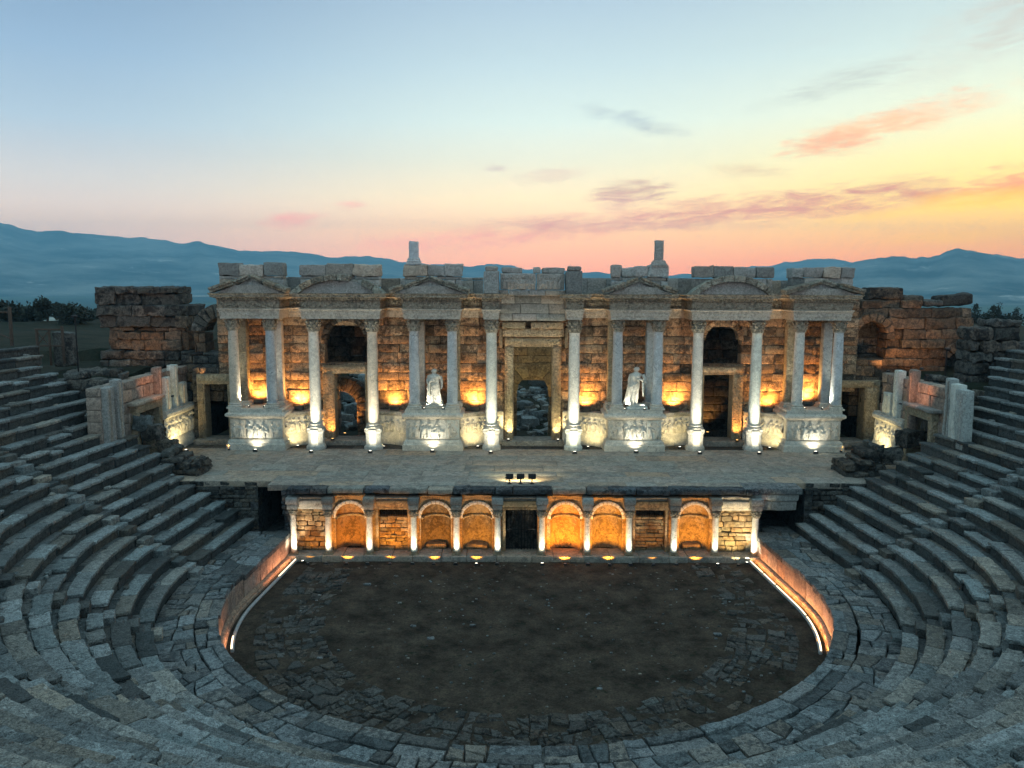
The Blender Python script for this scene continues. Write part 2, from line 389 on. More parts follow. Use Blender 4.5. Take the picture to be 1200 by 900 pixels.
for a in ((1000, 235, 150, 13, .10, .95, (205, 140, 122)), (830, 248, 110, 12, .10, 1, (210, 148, 130)), (660, 266, 110, 11, .08, .9, (218, 154, 138)), (560, 283, 90, 9, .06, .5, (236, 164, 150)),
          (745, 222, 45, 9, .05, .95, pu), (720, 236, 40, 8, .05, .8, (200, 150, 142)), (645, 206, 45, 7, .08, .5, (214, 186, 168)), (880, 201, 42, 6, -.05, .7, (214, 186, 150)),
          (700, 130, 22, 6, -.1, .7, (172, 184, 186)), (742, 140, 26, 7, -.15, .7, (170, 182, 186)), (780, 153, 30, 6, -.1, .7, (174, 182, 180)),
          (1000, 92, 60, 9, .22, .65, (186, 190, 180)), (940, 112, 55, 6, .22, .45, (196, 204, 192)), (1150, 45, 80, 26, .25, .4, (206, 200, 184)), (1190, 15, 40, 22, .2, .4, (196, 186, 172)),
          (1075, 135, 80, 12, .22, .75, (248, 188, 140)), (985, 160, 60, 11, .2, .7, (248, 192, 142)), (975, 170, 50, 8, .05, .8, (238, 168, 130)), (1185, 215, 45, 12, .1, .9, (250, 150, 110)), (1160, 232, 70, 7, .04, .8, (255, 196, 70)), (1060, 250, 110, 5, .1, .6, (255, 205, 95)),
          (345, 258, 34, 8, .12, .8, (238, 168, 152)), (408, 242, 20, 5, .05, .8, (232, 166, 152)), (480, 284, 60, 7, .05, .6, (238, 160, 148)), (580, 197, 14, 3, 0, .7, (196, 176, 168)),
          (880, 330, 200, 20, 0, .3, (245, 150, 120)), (1120, 278, 90, 4, .02, .5, (255, 196, 90)), (870, 50, 60, 5, .05, .3, (190, 208, 208)), (950, 50, 40, 4, .05, .3, (196, 208, 204))):
    pxcloud(*a)
for a, e, hw, hh, tl, k, colr in CL:
    da = t.math('SUBTRACT', azd, a); de = t.math('SUBTRACT', eld, e)
    de = t.math('SUBTRACT', de, t.math('MULTIPLY', da, tl))
    q = t.math('ADD', t.math('POWER', t.math('DIVIDE', t.math('ABSOLUTE', da), hw), 2.0), t.math('POWER', t.math('DIVIDE', t.math('ABSOLUTE', de), hh), 2.0))
    m = t.math('SUBTRACT', t.math('MULTIPLY', nn, 3.2), t.math('ADD', t.math('MULTIPLY', q, .6), 1.12))
    m = t.math('MULTIPLY', t.ramp(m, [(0, 0.0), (.35, .3), (1.15, 1.0)]), k)
    c = t.mix(m, c, colr)
ns = t.n('ShaderNodeTexSky'); ns.sky_type = 'NISHITA'; ns.sun_disc = False; ns.sun_elevation = R(1.0); ns.sun_rotation = SUN_AZ
cs = t.mix(1.0, c, t.mix(1.0, ns.outputs[0], (.004, .004, .004), 'MULTIPLY'), 'ADD')
# the sky seen through the haze layer: brighter beyond it, as the layer takes part of its light
import numpy as _n
HZD, HZT = 2.0e-4, 560.0
stops = []
for e in (0, .8, 1.6, 2.4, 3.2, 4.5, 6, 8, 11, 15, 20, 30):
    stops.append((e/30, math.exp(-HZD*min(8300, (HZT-14)/max(.001, math.sin(R(max(e, .05))))))))
tr = t.ramp(u, stops)
veil = t.mix(1.0, (.11, .19, .22, 1), t.mix(1.0, (1., 1., 1., 1), tr, 'SUBTRACT'), 'MULTIPLY')
cs = t.mix(1.0, t.mix(1.0, cs, veil, 'SUBTRACT'), tr, 'DIVIDE')
SKYK = t.n('ShaderNodeBackground'); t.l(cs, SKYK.inputs[0]); SKYK.inputs[1].default_value = .84
wo = t.n('ShaderNodeOutputWorld'); t.l(SKYK.outputs[0], wo.inputs[0])

sl = bpy.data.lights.new('sun', 'SUN'); sl.energy = .12; sl.angle = R(14); sl.color = (1, .62, .38)
so = bpy.data.objects.new('sun', sl); col.objects.link(so)
so.rotation_euler = Vector((-math.sin(SUN_AZ), -math.cos(SUN_AZ), -.09)).to_track_quat('-Z', 'Y').to_euler()

sc.view_settings.view_transform = 'Standard'; sc.view_settings.look = 'None'; sc.view_settings.exposure = .42; sc.view_settings.gamma = 1
sc.cycles.use_denoising = True; sc.cycles.max_bounces = 5; sc.cycles.diffuse_bounces = 3; sc.cycles.volume_bounces = 0
sc.cycles.sample_clamp_indirect = 3.0; sc.cycles.caustics_reflective = False; sc.cycles.caustics_refractive = False

# ------------------------------------------------------------------ theatre plan: rows are offsets of one curve (arc, then straight ends)
CC = np.array([.56, -6.43]); R0 = 11.82; WK = 1.3; PITCH = .727; RISE = .43
MM = R(94)
def rn(n): return 13.98 + PITCH*(n-1)
def zn(n): return WK + RISE*n
def cav(s, rad, side):
    """plan point on the offset curve of radius rad; s = angle up to 94 degrees, metres past that"""
    s = np.asarray(s, float); rad = np.asarray(rad, float)
    a = np.minimum(s, MM); tt = np.maximum(s - MM, 0)
    x = CC[0] + side*(rad*np.sin(a) + tt*math.cos(MM)); y = CC[1] - rad*np.cos(a) + tt*math.sin(MM)
    return x, y
def rho(x, y):
    dx, dy = x - CC[0], y - CC[1]
    ang = np.arctan2(np.abs(dx), -dy)
    return np.where(ang <= MM, np.hypot(dx, dy), np.abs(dx)*math.sin(MM) - dy*math.cos(MM))

# ------------------------------------------------------------------ ground
def sstep(a, b, v): q = np.clip((v-a)/(b-a), 0, 1); return q*q*(3-2*q)
def hz(x, y):
    r = rho(x, y)
    cone = np.where(r < 12.9, -.2, np.where(r < 14.3, .9, zn((r-13.98)/PITCH) - .85))
    cone = np.minimum(cone, 9.6)
    out = 8.7 - .75*((np.abs(x) < 31) & (y < 16)) + .15*np.sin(x*1.3)*np.cos(y*1.1)*(y < 20) + .35*np.sin(x*.21+1)*np.sin(y*.17)
    z = np.where(y < 4.6, np.where(r < 29, cone, 9.6), out)
    z = np.where((x > -21.9) & (x < 23.6) & (y > .9) & (y < 14), -.2, z)
    court = 2.9 + 4.2*sstep(19, 34, y) + .25*np.sin(x*.8)*np.sin(y*.9)
    z = np.where((x > -25) & (x < 27) & (y >= 14) & (y < 36), court, z)
    d = np.hypot(x, y)
    far = sstep(75, 420, d)
    z = z*(1-far) + (-62 + 3*np.sin(x*.0021)*np.cos(y*.0013))*far
    return z
core = np.arange(-48, 48.1, .8); geo = 48*1.14**np.arange(1, 43)
gx = np.concatenate([-geo[::-1], core, geo]); gy = np.concatenate([-geo[:14][::-1], core, geo])
GX, GY = np.meshgrid(gx, gy, indexing='ij'); GZ = hz(GX, GY)
nx, ny = GX.shape; ii = np.arange(nx*ny).reshape(nx, ny)
F = np.stack([ii[:-1, :-1], ii[1:, :-1], ii[1:, 1:], ii[:-1, 1:]], -1).reshape(-1, 4)
mg = bpy.data.materials.new('ground_earth_and_fields'); t = NT(nodes_of(mg))
pos = t.n('ShaderNodeNewGeometry').outputs['Position']
ln = t.n('ShaderNodeVectorMath', operation='LENGTH'); t.l(pos, ln.inputs[0]); dist = ln.outputs['Value']
near = t.mix(t.ramp(t.noise(pos, .35, 6, .65), [(.4, 0.0), (.6, 1.0)]), (.014, .02, .012), (.032, .03, .02))
near = t.mix(1.0, near, t.ramp(t.noise(pos, 5, 6, .7), [(.25, .5), (.75, 1.4)]), 'MULTIPLY')
fm = t.n('ShaderNodeMapping'); t.l(pos, fm.inputs[0]); fm.inputs['Scale'].default_value = (.0009, .0017, 0); fm.inputs['Rotation'].default_value = (0, 0, .12)
vf = t.n('ShaderNodeTexVoronoi'); t.l(fm.outputs[0], vf.inputs['Vector']); vf.inputs['Scale'].default_value = 1.0
sepc = t.n('ShaderNodeSeparateColor'); t.l(vf.outputs['Color'], sepc.inputs[0])
fld = t.ramp(sepc.outputs[0], [(0, (.03, .05, .03)), (.25, (.07, .10, .05)), (.42, (.02, .03, .02)), (.58, (.30, .25, .17)), (.7, (.06, .07, .04)), (.84, (.42, .37, .28)), (.93, (.05, .06, .03))], 'CONSTANT')
fld = t.mix(t.ramp(t.noise(fm.outputs[0], 5, 6, .7), [(.52, 0.0), (.6, 1.0)]), fld, (.02, .028, .018))
fld = t.mix(t.ramp(t.noise(fm.outputs[0], 22, 4, .7), [(.66, 0.0), (.69, 1.0)]), fld, (.75, .72, .66))
gc = t.mix(t.ramp(t.math('DIVIDE', dist, 400.0, clamp=True), [(.3, 0.0), (1, 1.0)]), near, fld)
pb = t.n('ShaderNodeBsdfPrincipled'); t.l(gc, pb.inputs['Base Color']); pb.inputs['Roughness'].default_value = 1; pb.inputs['Specular IOR Level'].default_value = .1
bp = t.n('ShaderNodeBump'); bp.inputs['Distance'].default_value = .08; t.l(t.noise(pos, 6, 7, .7), bp.inputs['Height']); t.l(bp.outputs[0], pb.inputs['Normal'])
o = t.n('ShaderNodeOutputMaterial'); t.l(pb.outputs[0], o.inputs[0])
mb = MB(); mb.add(np.stack([GX, GY, GZ], -1).reshape(-1, 3), F); tag(mb.build('ground', mg), 'dry grassy ground falling away to a wide plain of fields', 'ground', kind='structure')

# ------------------------------------------------------------------ mountains: real ridges 6 to 9 km away
mh = bpy.data.materials.new('mountain_scrub'); t = NT(nodes_of(mh)); pos = t.n('ShaderNodeNewGeometry').outputs['Position']
cc = t.mix(t.ramp(t.noise(pos, .0022, 11, .68), [(.40, 0.0), (.6, 1.0)]), (.03, .04, .03), (.24, .24, .20))
cc = t.mix(t.ramp(t.noise(pos, .006, 6, .7), [(.60, 0.0), (.66, 1.0)]), cc, (.42, .40, .34))
pb = t.n('ShaderNodeBsdfPrincipled'); t.l(cc, pb.inputs['Base Color']); pb.inputs['Roughness'].default_value = 1; pb.inputs['Specular IOR Level'].default_value = 0
o = t.n('ShaderNodeOutputMaterial'); t.l(pb.outputs[0], o.inputs[0])
def ridge(name, pts, dist, depth, label, base=-70):
    azs = []; hs = []
    for px, py in pts:
        x, y, z = _ray(px, py); azs.append(math.atan2(x, y)); hs.append(CAM_Z + z/math.hypot(x, y)*dist)
    A = np.linspace(azs[0], azs[-1], 260); Hh = np.interp(A, azs, hs)
    Hh = Hh + 14*vnoise(np.stack([A*60, A*0, A*0], 1), 3) + 6*vnoise(np.stack([A*170, A*0, A*0], 1), 4)
    D = np.concatenate([np.linspace(dist-depth, dist, 40), np.linspace(dist, dist+depth*.3, 14)[1:]])
    AA, DD = np.meshgrid(A, D, indexing='ij'); HH = np.repeat(Hh[:, None], len(D), 1)
    q = np.where(DD <= dist, (DD-(dist-depth))/depth, 1-(DD-dist)/(depth*.3))
    x = DD*np.sin(AA); y = CAM_Y + DD*np.cos(AA)
    sp = 1 + .33*(1-q)*vnoise(np.stack([x*.0016, y*.0007, x*0], -1).reshape(-1, 3), 6).reshape(x.shape) + .12*(1-q)*vnoise(np.stack([x*.005, y*.002, x*0], -1).reshape(-1, 3), 7).reshape(x.shape)
    z = base + (HH-base)*np.clip(q, 0, 1)**1.25*np.clip(sp, .3, 1.5)
    a, b = x.shape; ii = np.arange(a*b).reshape(a, b)
    F = np.stack([ii[:-1, :-1], ii[:-1, 1:], ii[1:, 1:], ii[1:, :-1]], -1).reshape(-1, 4)
    mb = MB(); mb.add(np.stack([x, y, z], -1).reshape(-1, 3), F); tag(mb.build(name, mh), label, 'mountains', kind='structure')
ridge('mountains', [(-420, 300), (-120, 250), (0, 262), (12, 264), (25, 270), (60, 270), (105, 276), (130, 279), (165, 280), (190, 282), (215, 286), (235, 284), (270, 291), (300, 294), (350, 296), (400, 302), (430, 299), (470, 306), (520, 310), (545, 311), (570, 309), (590, 311), (610, 315), (660, 317), (690, 320), (760, 323), (850, 326)], 7200, 3300, 'long blue mountain range behind the ruin')
ridge('mountains', [(700, 326), (780, 324), (840, 319), (880, 312), (920, 308), (960, 303), (985, 303), (1000, 306), (1050, 309), (1200, 322)], 6600, 1700, 'pale far ridge between stage wall and peak')
ridge('mountains', [(930, 322), (985, 309), (1000, 307), (1025, 305), (1050, 303), (1075, 301), (1100, 298), (1112, 296), (1122, 294), (1135, 296), (1150, 297), (1175, 299), (1200, 303), (1300, 312), (1500, 320)], 5200, 2300, 'grey blue mountain with a low peak')

# ------------------------------------------------------------------ haze: the air between the theatre and the mountains
hb = MB(); HX, HY0, HY1 = 13500, -420, 8350
hv = [(x_, y_, z_) for z_ in (-75, 560) for (x_, y_) in ((-HX, HY0), (HX, HY0), (HX, HY1), (-HX, HY1))]
hb.add(hv, [(3, 2, 1, 0), (4, 5, 6, 7), (0, 1, 5, 4), (1, 2, 6, 5), (2, 3, 7, 6), (3, 0, 4, 7)])
mhz = bpy.data.materials.new('haze_air'); t = NT(nodes_of(mhz))
pv = t.n('ShaderNodeVolumePrincipled'); pv.inputs['Color'].default_value = (.30, .72, 1.0, 1); pv.inputs['Density'].default_value = HZD; pv.inputs['Anisotropy'].default_value = .15
o = t.n('ShaderNodeOutputMaterial'); t.l(pv.outputs[0], o.inputs['Volume'])
tag(hb.build('haze', mhz, smooth=False), 'blue evening haze over the plain', 'haze', kind='stuff')

# ------------------------------------------------------------------ orchestra floor
me_ = bpy.data.materials.new('orchestra_earth'); t = NT(nodes_of(me_)); pos = t.n('ShaderNodeNewGeometry').outputs['Position']
c1 = t.mix(t.ramp(t.noise(pos, .8, 9, .72), [(.36, 0.0), (.66, 1.0)]), (.018, .014, .0105), (.078, .059, .043))
c1 = t.mix(t.ramp(t.noise(pos, 2.3, 7, .7), [(.56, 0.0), (.66, 1.0)]), c1, (.018, .021, .013))
c1 = t.mix(1.0, c1, t.ramp(t.noise(pos, 14, 6, .75), [(.25, .3), (.75, 1.8)]), 'MULTIPLY')
c1 = t.mix(t.ramp(t.noise(pos, 26, 3, .6), [(.70, 0.0), (.74, 1.0)]), c1, (.10, .095, .085))
pb = t.n('ShaderNodeBsdfPrincipled'); t.l(c1, pb.inputs['Base Color']); pb.inputs['Roughness'].default_value = 1; pb.inputs['Specular IOR Level'].default_value = .1
bp = t.n('ShaderNodeBump'); bp.inputs['Distance'].default_value = .06; bp.inputs['Strength'].default_value = .8; t.l(t.noise(pos, 8, 8, .75), bp.inputs['Height']); t.l(bp.outputs[0], pb.inputs['Normal'])
o = t.n('ShaderNodeOutputMaterial'); t.l(pb.outputs[0], o.inputs[0])
gxx = np.arange(-13, 14.01, .35); gyy = np.arange(-19.4, 1.21, .35)
A_, B_ = np.meshgrid(gxx, gyy, indexing='ij'); P_ = np.stack([A_*.8, B_*.8, A_*0], -1).reshape(-1, 3)
Zf = (.02 + .035*vnoise(P_, 11) + .012*vnoise(P_*4, 12)).reshape(A_.shape)
a_, b_ = A_.shape; ii = np.arange(a_*b_).reshape(a_, b_)
F = np.stack([ii[:-1, :-1], ii[1:, :-1], ii[1:, 1:], ii[:-1, 1:]], -1).reshape(-1, 4)
mb = MB(); mb.add(np.stack([A_, B_, Zf], -1).reshape(-1, 3), F); tag(mb.build('orchestra_ground', me_), 'bare dark earth floor of the orchestra', 'ground', kind='structure')

def polar_fn(phi0, r):
    """(u metres along the row at radius r, v radius, w height)"""
    def f(V):
        ph = phi0 + V[:, 0]/r
        return np.stack([CC[0] + V[:, 1]*np.sin(ph), CC[1] - V[:, 1]*np.cos(ph), V[:, 2]], 1)
    return f
def straight_fn(side):
    def f(V):
        x, y = cav(MM + V[:, 0], V[:, 1], side); return np.stack([x, y, V[:, 2]], 1)
    return f
def crazy(mb, quad, a_lo, a_hi, gap, ztop, fn, zdepth=.2, zj=.02, amp=.03, keep=None, tone=(.5, .25)):
    """irregular flags: a quad (in u, r) split again and again along skewed lines, each flag its own prism"""
    work = [np.array(quad, float)]; out = []
    def area(P): x, y = P[:, 0], P[:, 1]; return abs(np.dot(x, np.roll(y, -1)) - np.dot(y, np.roll(x, -1)))/2
    while work:
        P = work.pop()
        if area(P) < rng.uniform(a_lo, a_hi): out.append(P); continue
        n = len(P); L = np.linalg.norm(np.roll(P, -1, 0) - P, axis=1); i = int(np.argmax(L)); a = P[i] + (P[(i+1) % n]-P[i])*rng.uniform(.33, .67)
        mid = P.mean(0); best = None
        for j in range(n):      # cut towards the edge lying across the flag
            if j == i: continue
            b = P[j] + (P[(j+1) % n]-P[j])*rng.uniform(.3, .7); d = b-a; e_ = (P[(i+1) % n]-P[i])/L[i]
            sc_ = abs(d @ e_)/(np.linalg.norm(d)+1e-9) + rng.uniform(0, .35)
            if best is None or sc_ < best[0]: best = (sc_, j, b)
        _, j, b = best
        if j > i: A = np.concatenate([[a], P[i+1:j+1], [b]]); B = np.concatenate([[b], P[j+1:], P[:i+1], [a]])
        else: A = np.concatenate([[b], P[j+1:i+1], [a]]); B = np.concatenate([[a], P[i+1:], P[:j+1], [b]])
        work += [A, B]
    for P in out:
        if keep is not None and not keep(P.mean(0)): continue
        Q = []
        for i in range(len(P)):
            a, b = P[i], P[(i+1) % len(P)]; k = max(1, int(np.linalg.norm(b-a)/.16))
            for q in range(k): Q.append(a + (b-a)*q/k)
        Q = np.array(Q); c_ = Q.mean(0); d = Q - c_; l = np.linalg.norm(d, axis=1)[:, None]+1e-9; g = gap*rng.uniform(.6, 1.7)
        h = ztop + rng.normal(0, zj); R1 = c_ + d*np.maximum(.2, (l-g)/l); R2 = c_ + d*np.maximum(.15, (l-g-.03)/l); R3 = c_ + d*np.maximum(.1, (l-g-.03)/l)*.55
        m = len(Q); tl = rng.normal(0, .012, 2)
        V = np.concatenate([np.c_[R1, np.full(m, h-zdepth)], np.c_[R1, np.full(m, h-.025)], np.c_[R2, h + (R2-c_) @ tl], np.c_[R3, h + (R3-c_) @ tl], [[c_[0], c_[1], h]]])
        F = [(r_*m+i, r_*m+(i+1) % m, (r_+1)*m+(i+1) % m, (r_+1)*m+i) for r_ in range(3) for i in range(m)] + [(3*m+i, 3*m+(i+1) % m, 4*m) for i in range(m)]
        mb.add(fn(V), F, float(np.clip(rng.normal(*tone), 0, 1)), amp)
def lengths(total, lo, hi):
    L = []
    while sum(L) < total: L.append(rng.uniform(lo, hi))
    L = np.array(L); return L*total/L.sum()

# worn paving ring round the edge of the orchestra floor
mb = MB()
def kept(lo_):
    def f(c_): 
        a = c_[0]/9.4; v_ = vnoise(np.array([[a*2.3, c_[1]*.5, 3.]]), 5)[0]*.8 + vnoise(np.array([[a*9, c_[1]*1.9, 1.]]), 6)[0]*.35
        return v_ > (-.75 if a < -.6 else -.42 if a > .7 else -.12) and rng.random() < .95
    return f
for k in range(14):
    a0, a1 = -1.64 + 3.28*k/14, -1.64 + 3.28*(k+1)/14
    crazy(mb, [(a0*9.4, 8.05), (a1*9.4, 8.05), (a1*9.4, 10.7), (a0*9.4, 10.7)], .10, .5, .022, .05, polar_fn(0, 9.4), .15, .022, .045, kept(0))
for side in (-1, 1):
    crazy(mb, [(.1, 8.2), (5.0, 8.4), (5.2, 10.6), (.1, 10.7)], .15, .6, .025, .05, straight_fn(side), .15, .022, .045, lambda c_: rng.random() < (.85 if side < 0 else .6))
tag(mb.build('pavement', M['paving']), 'broken ring of worn paving stones around the orchestra floor', 'paving', kind='structure')
# loose stones and pebbles on the earth floor
mb = MB()
for k in range(520):
    x, y = rng.uniform(-9, 10), rng.uniform(-17.5, -.8)
    if rho(np.array(x), np.array(y)) > 11: continue
    s_ = rng.uniform(.012, .04)*(1 if rng.random() < .97 else 2.6)
    mb.block((x-s_*1.5, y-s_, .0), (x+s_*1.5, y+s_, .03+s_*.6), e=s_*.5, amp=s_*.3, step=9)
tag(mb.build('gravel', M['walk']), 'scattered pale pebbles on the dark earth', 'pebbles', kind='stuff')

# ------------------------------------------------------------------ walkway round the orchestra
mb = MB()
r = 12.2; ph = -MM
for l in lengths(2*MM*r, .8, 2.0):              # kerb stones with a raised lip, some sunk or split
    j = rng.uniform(-.05, .05, 2); h = 1.30 + rng.normal(0, .02); bk = rng.uniform(.36, .52)
    if rng.random() < .25:
        crazy(mb, [(.02, 11.8+j[0]), (l-.02, 11.8+j[0]), (l-.02, 12.66), (.02, 12.66)], .2, .5, .02, h-.02, polar_fn(ph, r), .25, .02, .03)
    else:
        mb.block((.024, 11.8+j[0], 1.12), (l-.024, 11.8+bk, h), e=.035, amp=.03, step=.17, fn=polar_fn(ph, r))
        mb.block((.026, 11.8+bk-.02, 1.02), (l-.026, 12.62+j[1], h-(.075 if rng.random() < .6 else .01)), e=.03, amp=.03, step=.17, fn=polar_fn(ph, r))
    ph += l/r
for k in range(20):
    a0, a1 = -MM + 2*MM*k/20, -MM + 2*MM*(k+1)/20
    crazy(mb, [(a0*13.3, 12.67), (a1*13.3, 12.67), (a1*13.3, 14.03), (a0*13.3, 14.03)], .16, 1.0, .024, 1.285, polar_fn(0, 13.3), .25, .018, .028, tone=(.5, .28))
for side, end in ((-1, 6.0), (1, 7.2)):
    crazy(mb, [(0, 12.53), (end, 12.53), (end, 14.02), (0, 14.02)], .2, 1.1, .022, 1.275, straight_fn(side), .25, .018, .028, tone=(.5, .28))
    for r0_, r1_, top in ((11.80, 12.5, 1.30),):
        u_ = 0
        for l in lengths(end if r0_ > 12 else 6.1, .7, 1.6):
            h = top + rng.uniform(-.03, .03)
            mb.block((u_+.014, r0_+rng.uniform(-.03, .03), h-.24), (u_+l-.014, r1_, h), e=.025, amp=.03, step=.22, fn=straight_fn(side)); u_ += l
tag(mb.build('walkway', M['walk']), 'stone paved walkway between the orchestra and the lowest seats', 'walkway', kind='structure')

# ------------------------------------------------------------------ low orchestra wall of upright slabs, its plinth, and the light tubes at its foot
def orch_wall(side, label):
    x, y = cav(MM+1, 11.9, side); tw = thing('orchestra_wall', label, 'low wall', (float(x), float(y), 0))
    u_ = 0.05
    for l in lengths(6.0, .75, 1.15):
        mb = MB(); mb.block((u_+.012, 11.86, .2), (u_+l-.012, 12.1, 1.16+rng.uniform(-.02, .01)), e=.02, amp=.014, step=.2, fn=straight_fn(side)); mb.build('slab', M['slab'], tw); u_ += l
    tot = R(94-42)*11.95; u_ = -tot
    for l in lengths(tot, .85, 1.3):
        ph0 = side*(MM + u_/11.95)
        mb = MB(); mb.block((.012 if side > 0 else -(l-.012), 11.86, .2), (l-.012 if side > 0 else -.012, 12.1, 1.16+rng.uniform(-.02, .01)), e=.02, amp=.014, step=.2, fn=polar_fn(ph0, 11.95)); mb.build('slab', M['slab'], tw); u_ += l
    mb = MB()
    ss = np.concatenate([np.linspace(R(42), MM, 40), MM + np.linspace(.2, 6.0, 16)]); P = []
    for s_ in ss:
        x, y = cav(s_, 11.84, side); P.append((float(x), float(y)))
    if side > 0: P = P[::-1]      # outward side towards the orchestra
    P = P[::-1] if False else P
    mb.sweep(P, [(-.02, -.05), (.2, -.05), (.2, .13), (.15, .17), (.15, .24), (.06, .29), (-.02, .30)] if side > 0 else [(-.02, -.05), (.2, -.05), (.2, .13), (.15, .17), (.15, .24), (.06, .29), (-.02, .30)], amp=.012, tone=.4)
    mb.build('plinth', M['slab'], tw)
    return tw
def path_cav(side, s0, s1, rad, n=24):
    out = []
    for q in np.linspace(0, 1, n):
        L0 = s0 + (s1-s0)*q      # metres along the curve, 0 at the 94 degree point
        s_ = MM + L0/(rad if L0 < 0 else 1)
        x, y = cav(s_, rad, side); out.append((float(x), float(y)))
    return out
WL = orch_wall(-1, 'low wall of upright slabs beneath the walkway, with the mostly grey light tube')
WR = orch_wall(1, 'low wall of upright slabs beneath the walkway, glowing orange along its foot')
def light_tube(side, label, segs, lamps):
    x, y = cav(MM, 11.4, side); tt = thing('light_tube', label, 'light tube', (float(x), float(y), 0), 'light tubes at the foot of the orchestra wall')
    P = path_cav(side, -4.6, 5.4, 11.42, 40)
    mb = MB(); mb.tube([(a, b, .07) for a, b in P], .07, 8); mb.build('casing', M['pipe'], tt)
    for a0, a1 in segs:
        mb = MB(); mb.tube([(a, b, .125) for a, b in path_cav(side, a0, a1, 11.44, 14)], .034, 8); mb.build('tube', M['glow_strip'], tt)
    for s_, p in lamps:
        (x, y), = path_cav(side, s_, s_, 11.46, 1); (xt, yt), = path_cav(side, s_, s_, 11.9, 1)
        for cl_, k_, zt3 in (('p', 1.0, .8), ('g', .5 if side > 0 else .12, .2)):
            ld = bpy.data.lights.new('tube_light', 'AREA'); ld.shape = 'RECTANGLE'; ld.size = 1.15; ld.size_y = .05; ld.energy = p*k_*LK*.17; ld.color = LCOL[cl_]
            o = bpy.data.objects.new('tube_light', ld); col.objects.link(o); d = Vector((xt-x, yt-y, zt3-.2))
            zax = (-d).normalized(); xax = Vector((0, 0, 1)).cross(zax).normalized(); yax = zax.cross(xax)
            mw = Matrix((xax, yax, zax)).transposed(); o.rotation_euler = mw.to_euler(); o.parent = tt; pw_ = origin(tt); o.location = (x-pw_[0], y-pw_[1], .2-pw_[2])
light_tube(-1, 'straight light tube, grey in the middle and lit only at both ends', [(3.0, 5.3), (-4.5, -3.4)], [(4.6, 9), (3.6, 7), (2.4, 4), (-3.6, 4), (-4.3, 5)])
light_tube(1, 'curved light tube of bright white segments beside the orange lit wall foot', [(3.7, 5.3), (2.2, 3.5), (-1.2, 2.0), (-4.5, -1.4)], [(5.0, 7), (4.0, 7), (3.0, 7), (2.0, 8), (1.0, 8), (0, 8), (-1.0, 8), (-2.0, 8), (-3.0, 8), (-4.0, 8)])
for side, px, py, lab in ((-1, 333, 640, 'upright end block of the low orchestra wall beside the slim lit column'), (1, 896, 655, 'rounded end block of the low orchestra wall, lit pink')):
    x, y = cav(MM+6.45, 11.9, side); x, y = float(x), float(y)
    mb = MB(); mb.block((x-.42, y-.38, 0), (x+.42, y+.42, 1.25), e=.16, amp=.05, step=.2, tone=.55)
    tag(mb.build('end_block', M['slab']), lab, 'stone block')

# ------------------------------------------------------------------ seats: nine wedges of rows, eight radial stairs
EL = [8.62, 8.42, 8.3, 8.46, 8.52, 8.72, 9.0, 9.3, 9.52, 9.54, 9.62, 9.98, 10.38, 10.64, 10.78, 10.96, 11.08, 11.14, 12.1, 13.1]
ER = [7.86, 7.88, 7.92, 8.1, 8.26, 8.24, 8.26, 8.22, 8.3, 8.5, 8.48, 8.68, 8.86, 9.16, 9.7, 10.42, 11.24, 12.04, 12.78, 13.58]
GAP = .40
def seat_row(mb, n, total, fn, rough):
    """a row of seat blocks and, behind them, the lower footway slabs"""
    r, z = rn(n), zn(n); u_ = 0
    amp = .011 + .028*rough
    for l in lengths(total, 1.0, 2.4):
        f = rng.normal(0, .012 + .018*rough); h = z + rng.normal(0, .007 + .006*rough); q = rng.random()
        wd = .52 + rng.uniform(-.03, .04); e = .018 + .035*rough*rng.random()
        a0, a1 = u_+.012+.012*rng.random()*rough, u_+l-.012
        if q < .05 + .07*rough: h -= rng.uniform(.05, .2); a0 += rng.uniform(0, .12); a1 -= rng.uniform(0, .12)
        # seat slab with a slight nosing over the riser block
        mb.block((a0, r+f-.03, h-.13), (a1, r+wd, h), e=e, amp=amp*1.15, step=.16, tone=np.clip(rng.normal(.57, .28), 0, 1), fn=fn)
        mb.block((a0+.01, r+f+.045+rng.uniform(0, .035), h-.52), (a1-.01, r+wd-.02, h-.128), e=.03, amp=amp, step=.22, tone=np.clip(rng.normal(.06, .05), 0, 1), fn=fn)  # riser tone kept dark: its shade is put into the stone colour
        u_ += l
    u_ = 0
    for l in lengths(total, .9, 2.2):
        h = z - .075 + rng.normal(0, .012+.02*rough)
        mb.block((u_+.006, r+.47, h-.3), (u_+l-.006, r+PITCH+.12, h), e=.025, amp=amp, step=.28, tone=np.clip(rng.normal(.3, .14), 0, 1), fn=fn); u_ += l  # footway toned down: dirt plus the gutter's shade, both in the colour
    # broken bits lying on the row
    for k in range(int(total*(.12+.5*rough))):
        a = rng.uniform(.2, total-.2); s_ = rng.uniform(.05, .16)
        mb.block((a-s_*1.4, r+.42, z-.1), (a+s_*1.2, r+.42+s_*1.3, z-.03+s_*.7), e=s_*.4, amp=s_*.25, step=9, fn=fn)
wedges = [(-94, -68, .35, 'bank of curved seat rows between the two stairs on the darker shaded side'), (-68, -40, .6, 'bank of curved seat rows at the lower frame corner under the darker side'),
          (-40, -13, .55, 'rough broken seat rows nearest the viewer, beside the darker corner'), (-13, 13, .5, 'seat rows directly below the viewer facing the main doorway'),
          (13, 40, .55, 'rough broken seat rows nearest the viewer, on the side of the orange light tube'), (40, 68, .7, 'bank of curved seat rows at the corner on the side of the orange light tube'),
          (68, 94, .3, 'bank of curved seat rows just above the orange lit wall')]
NR = 20
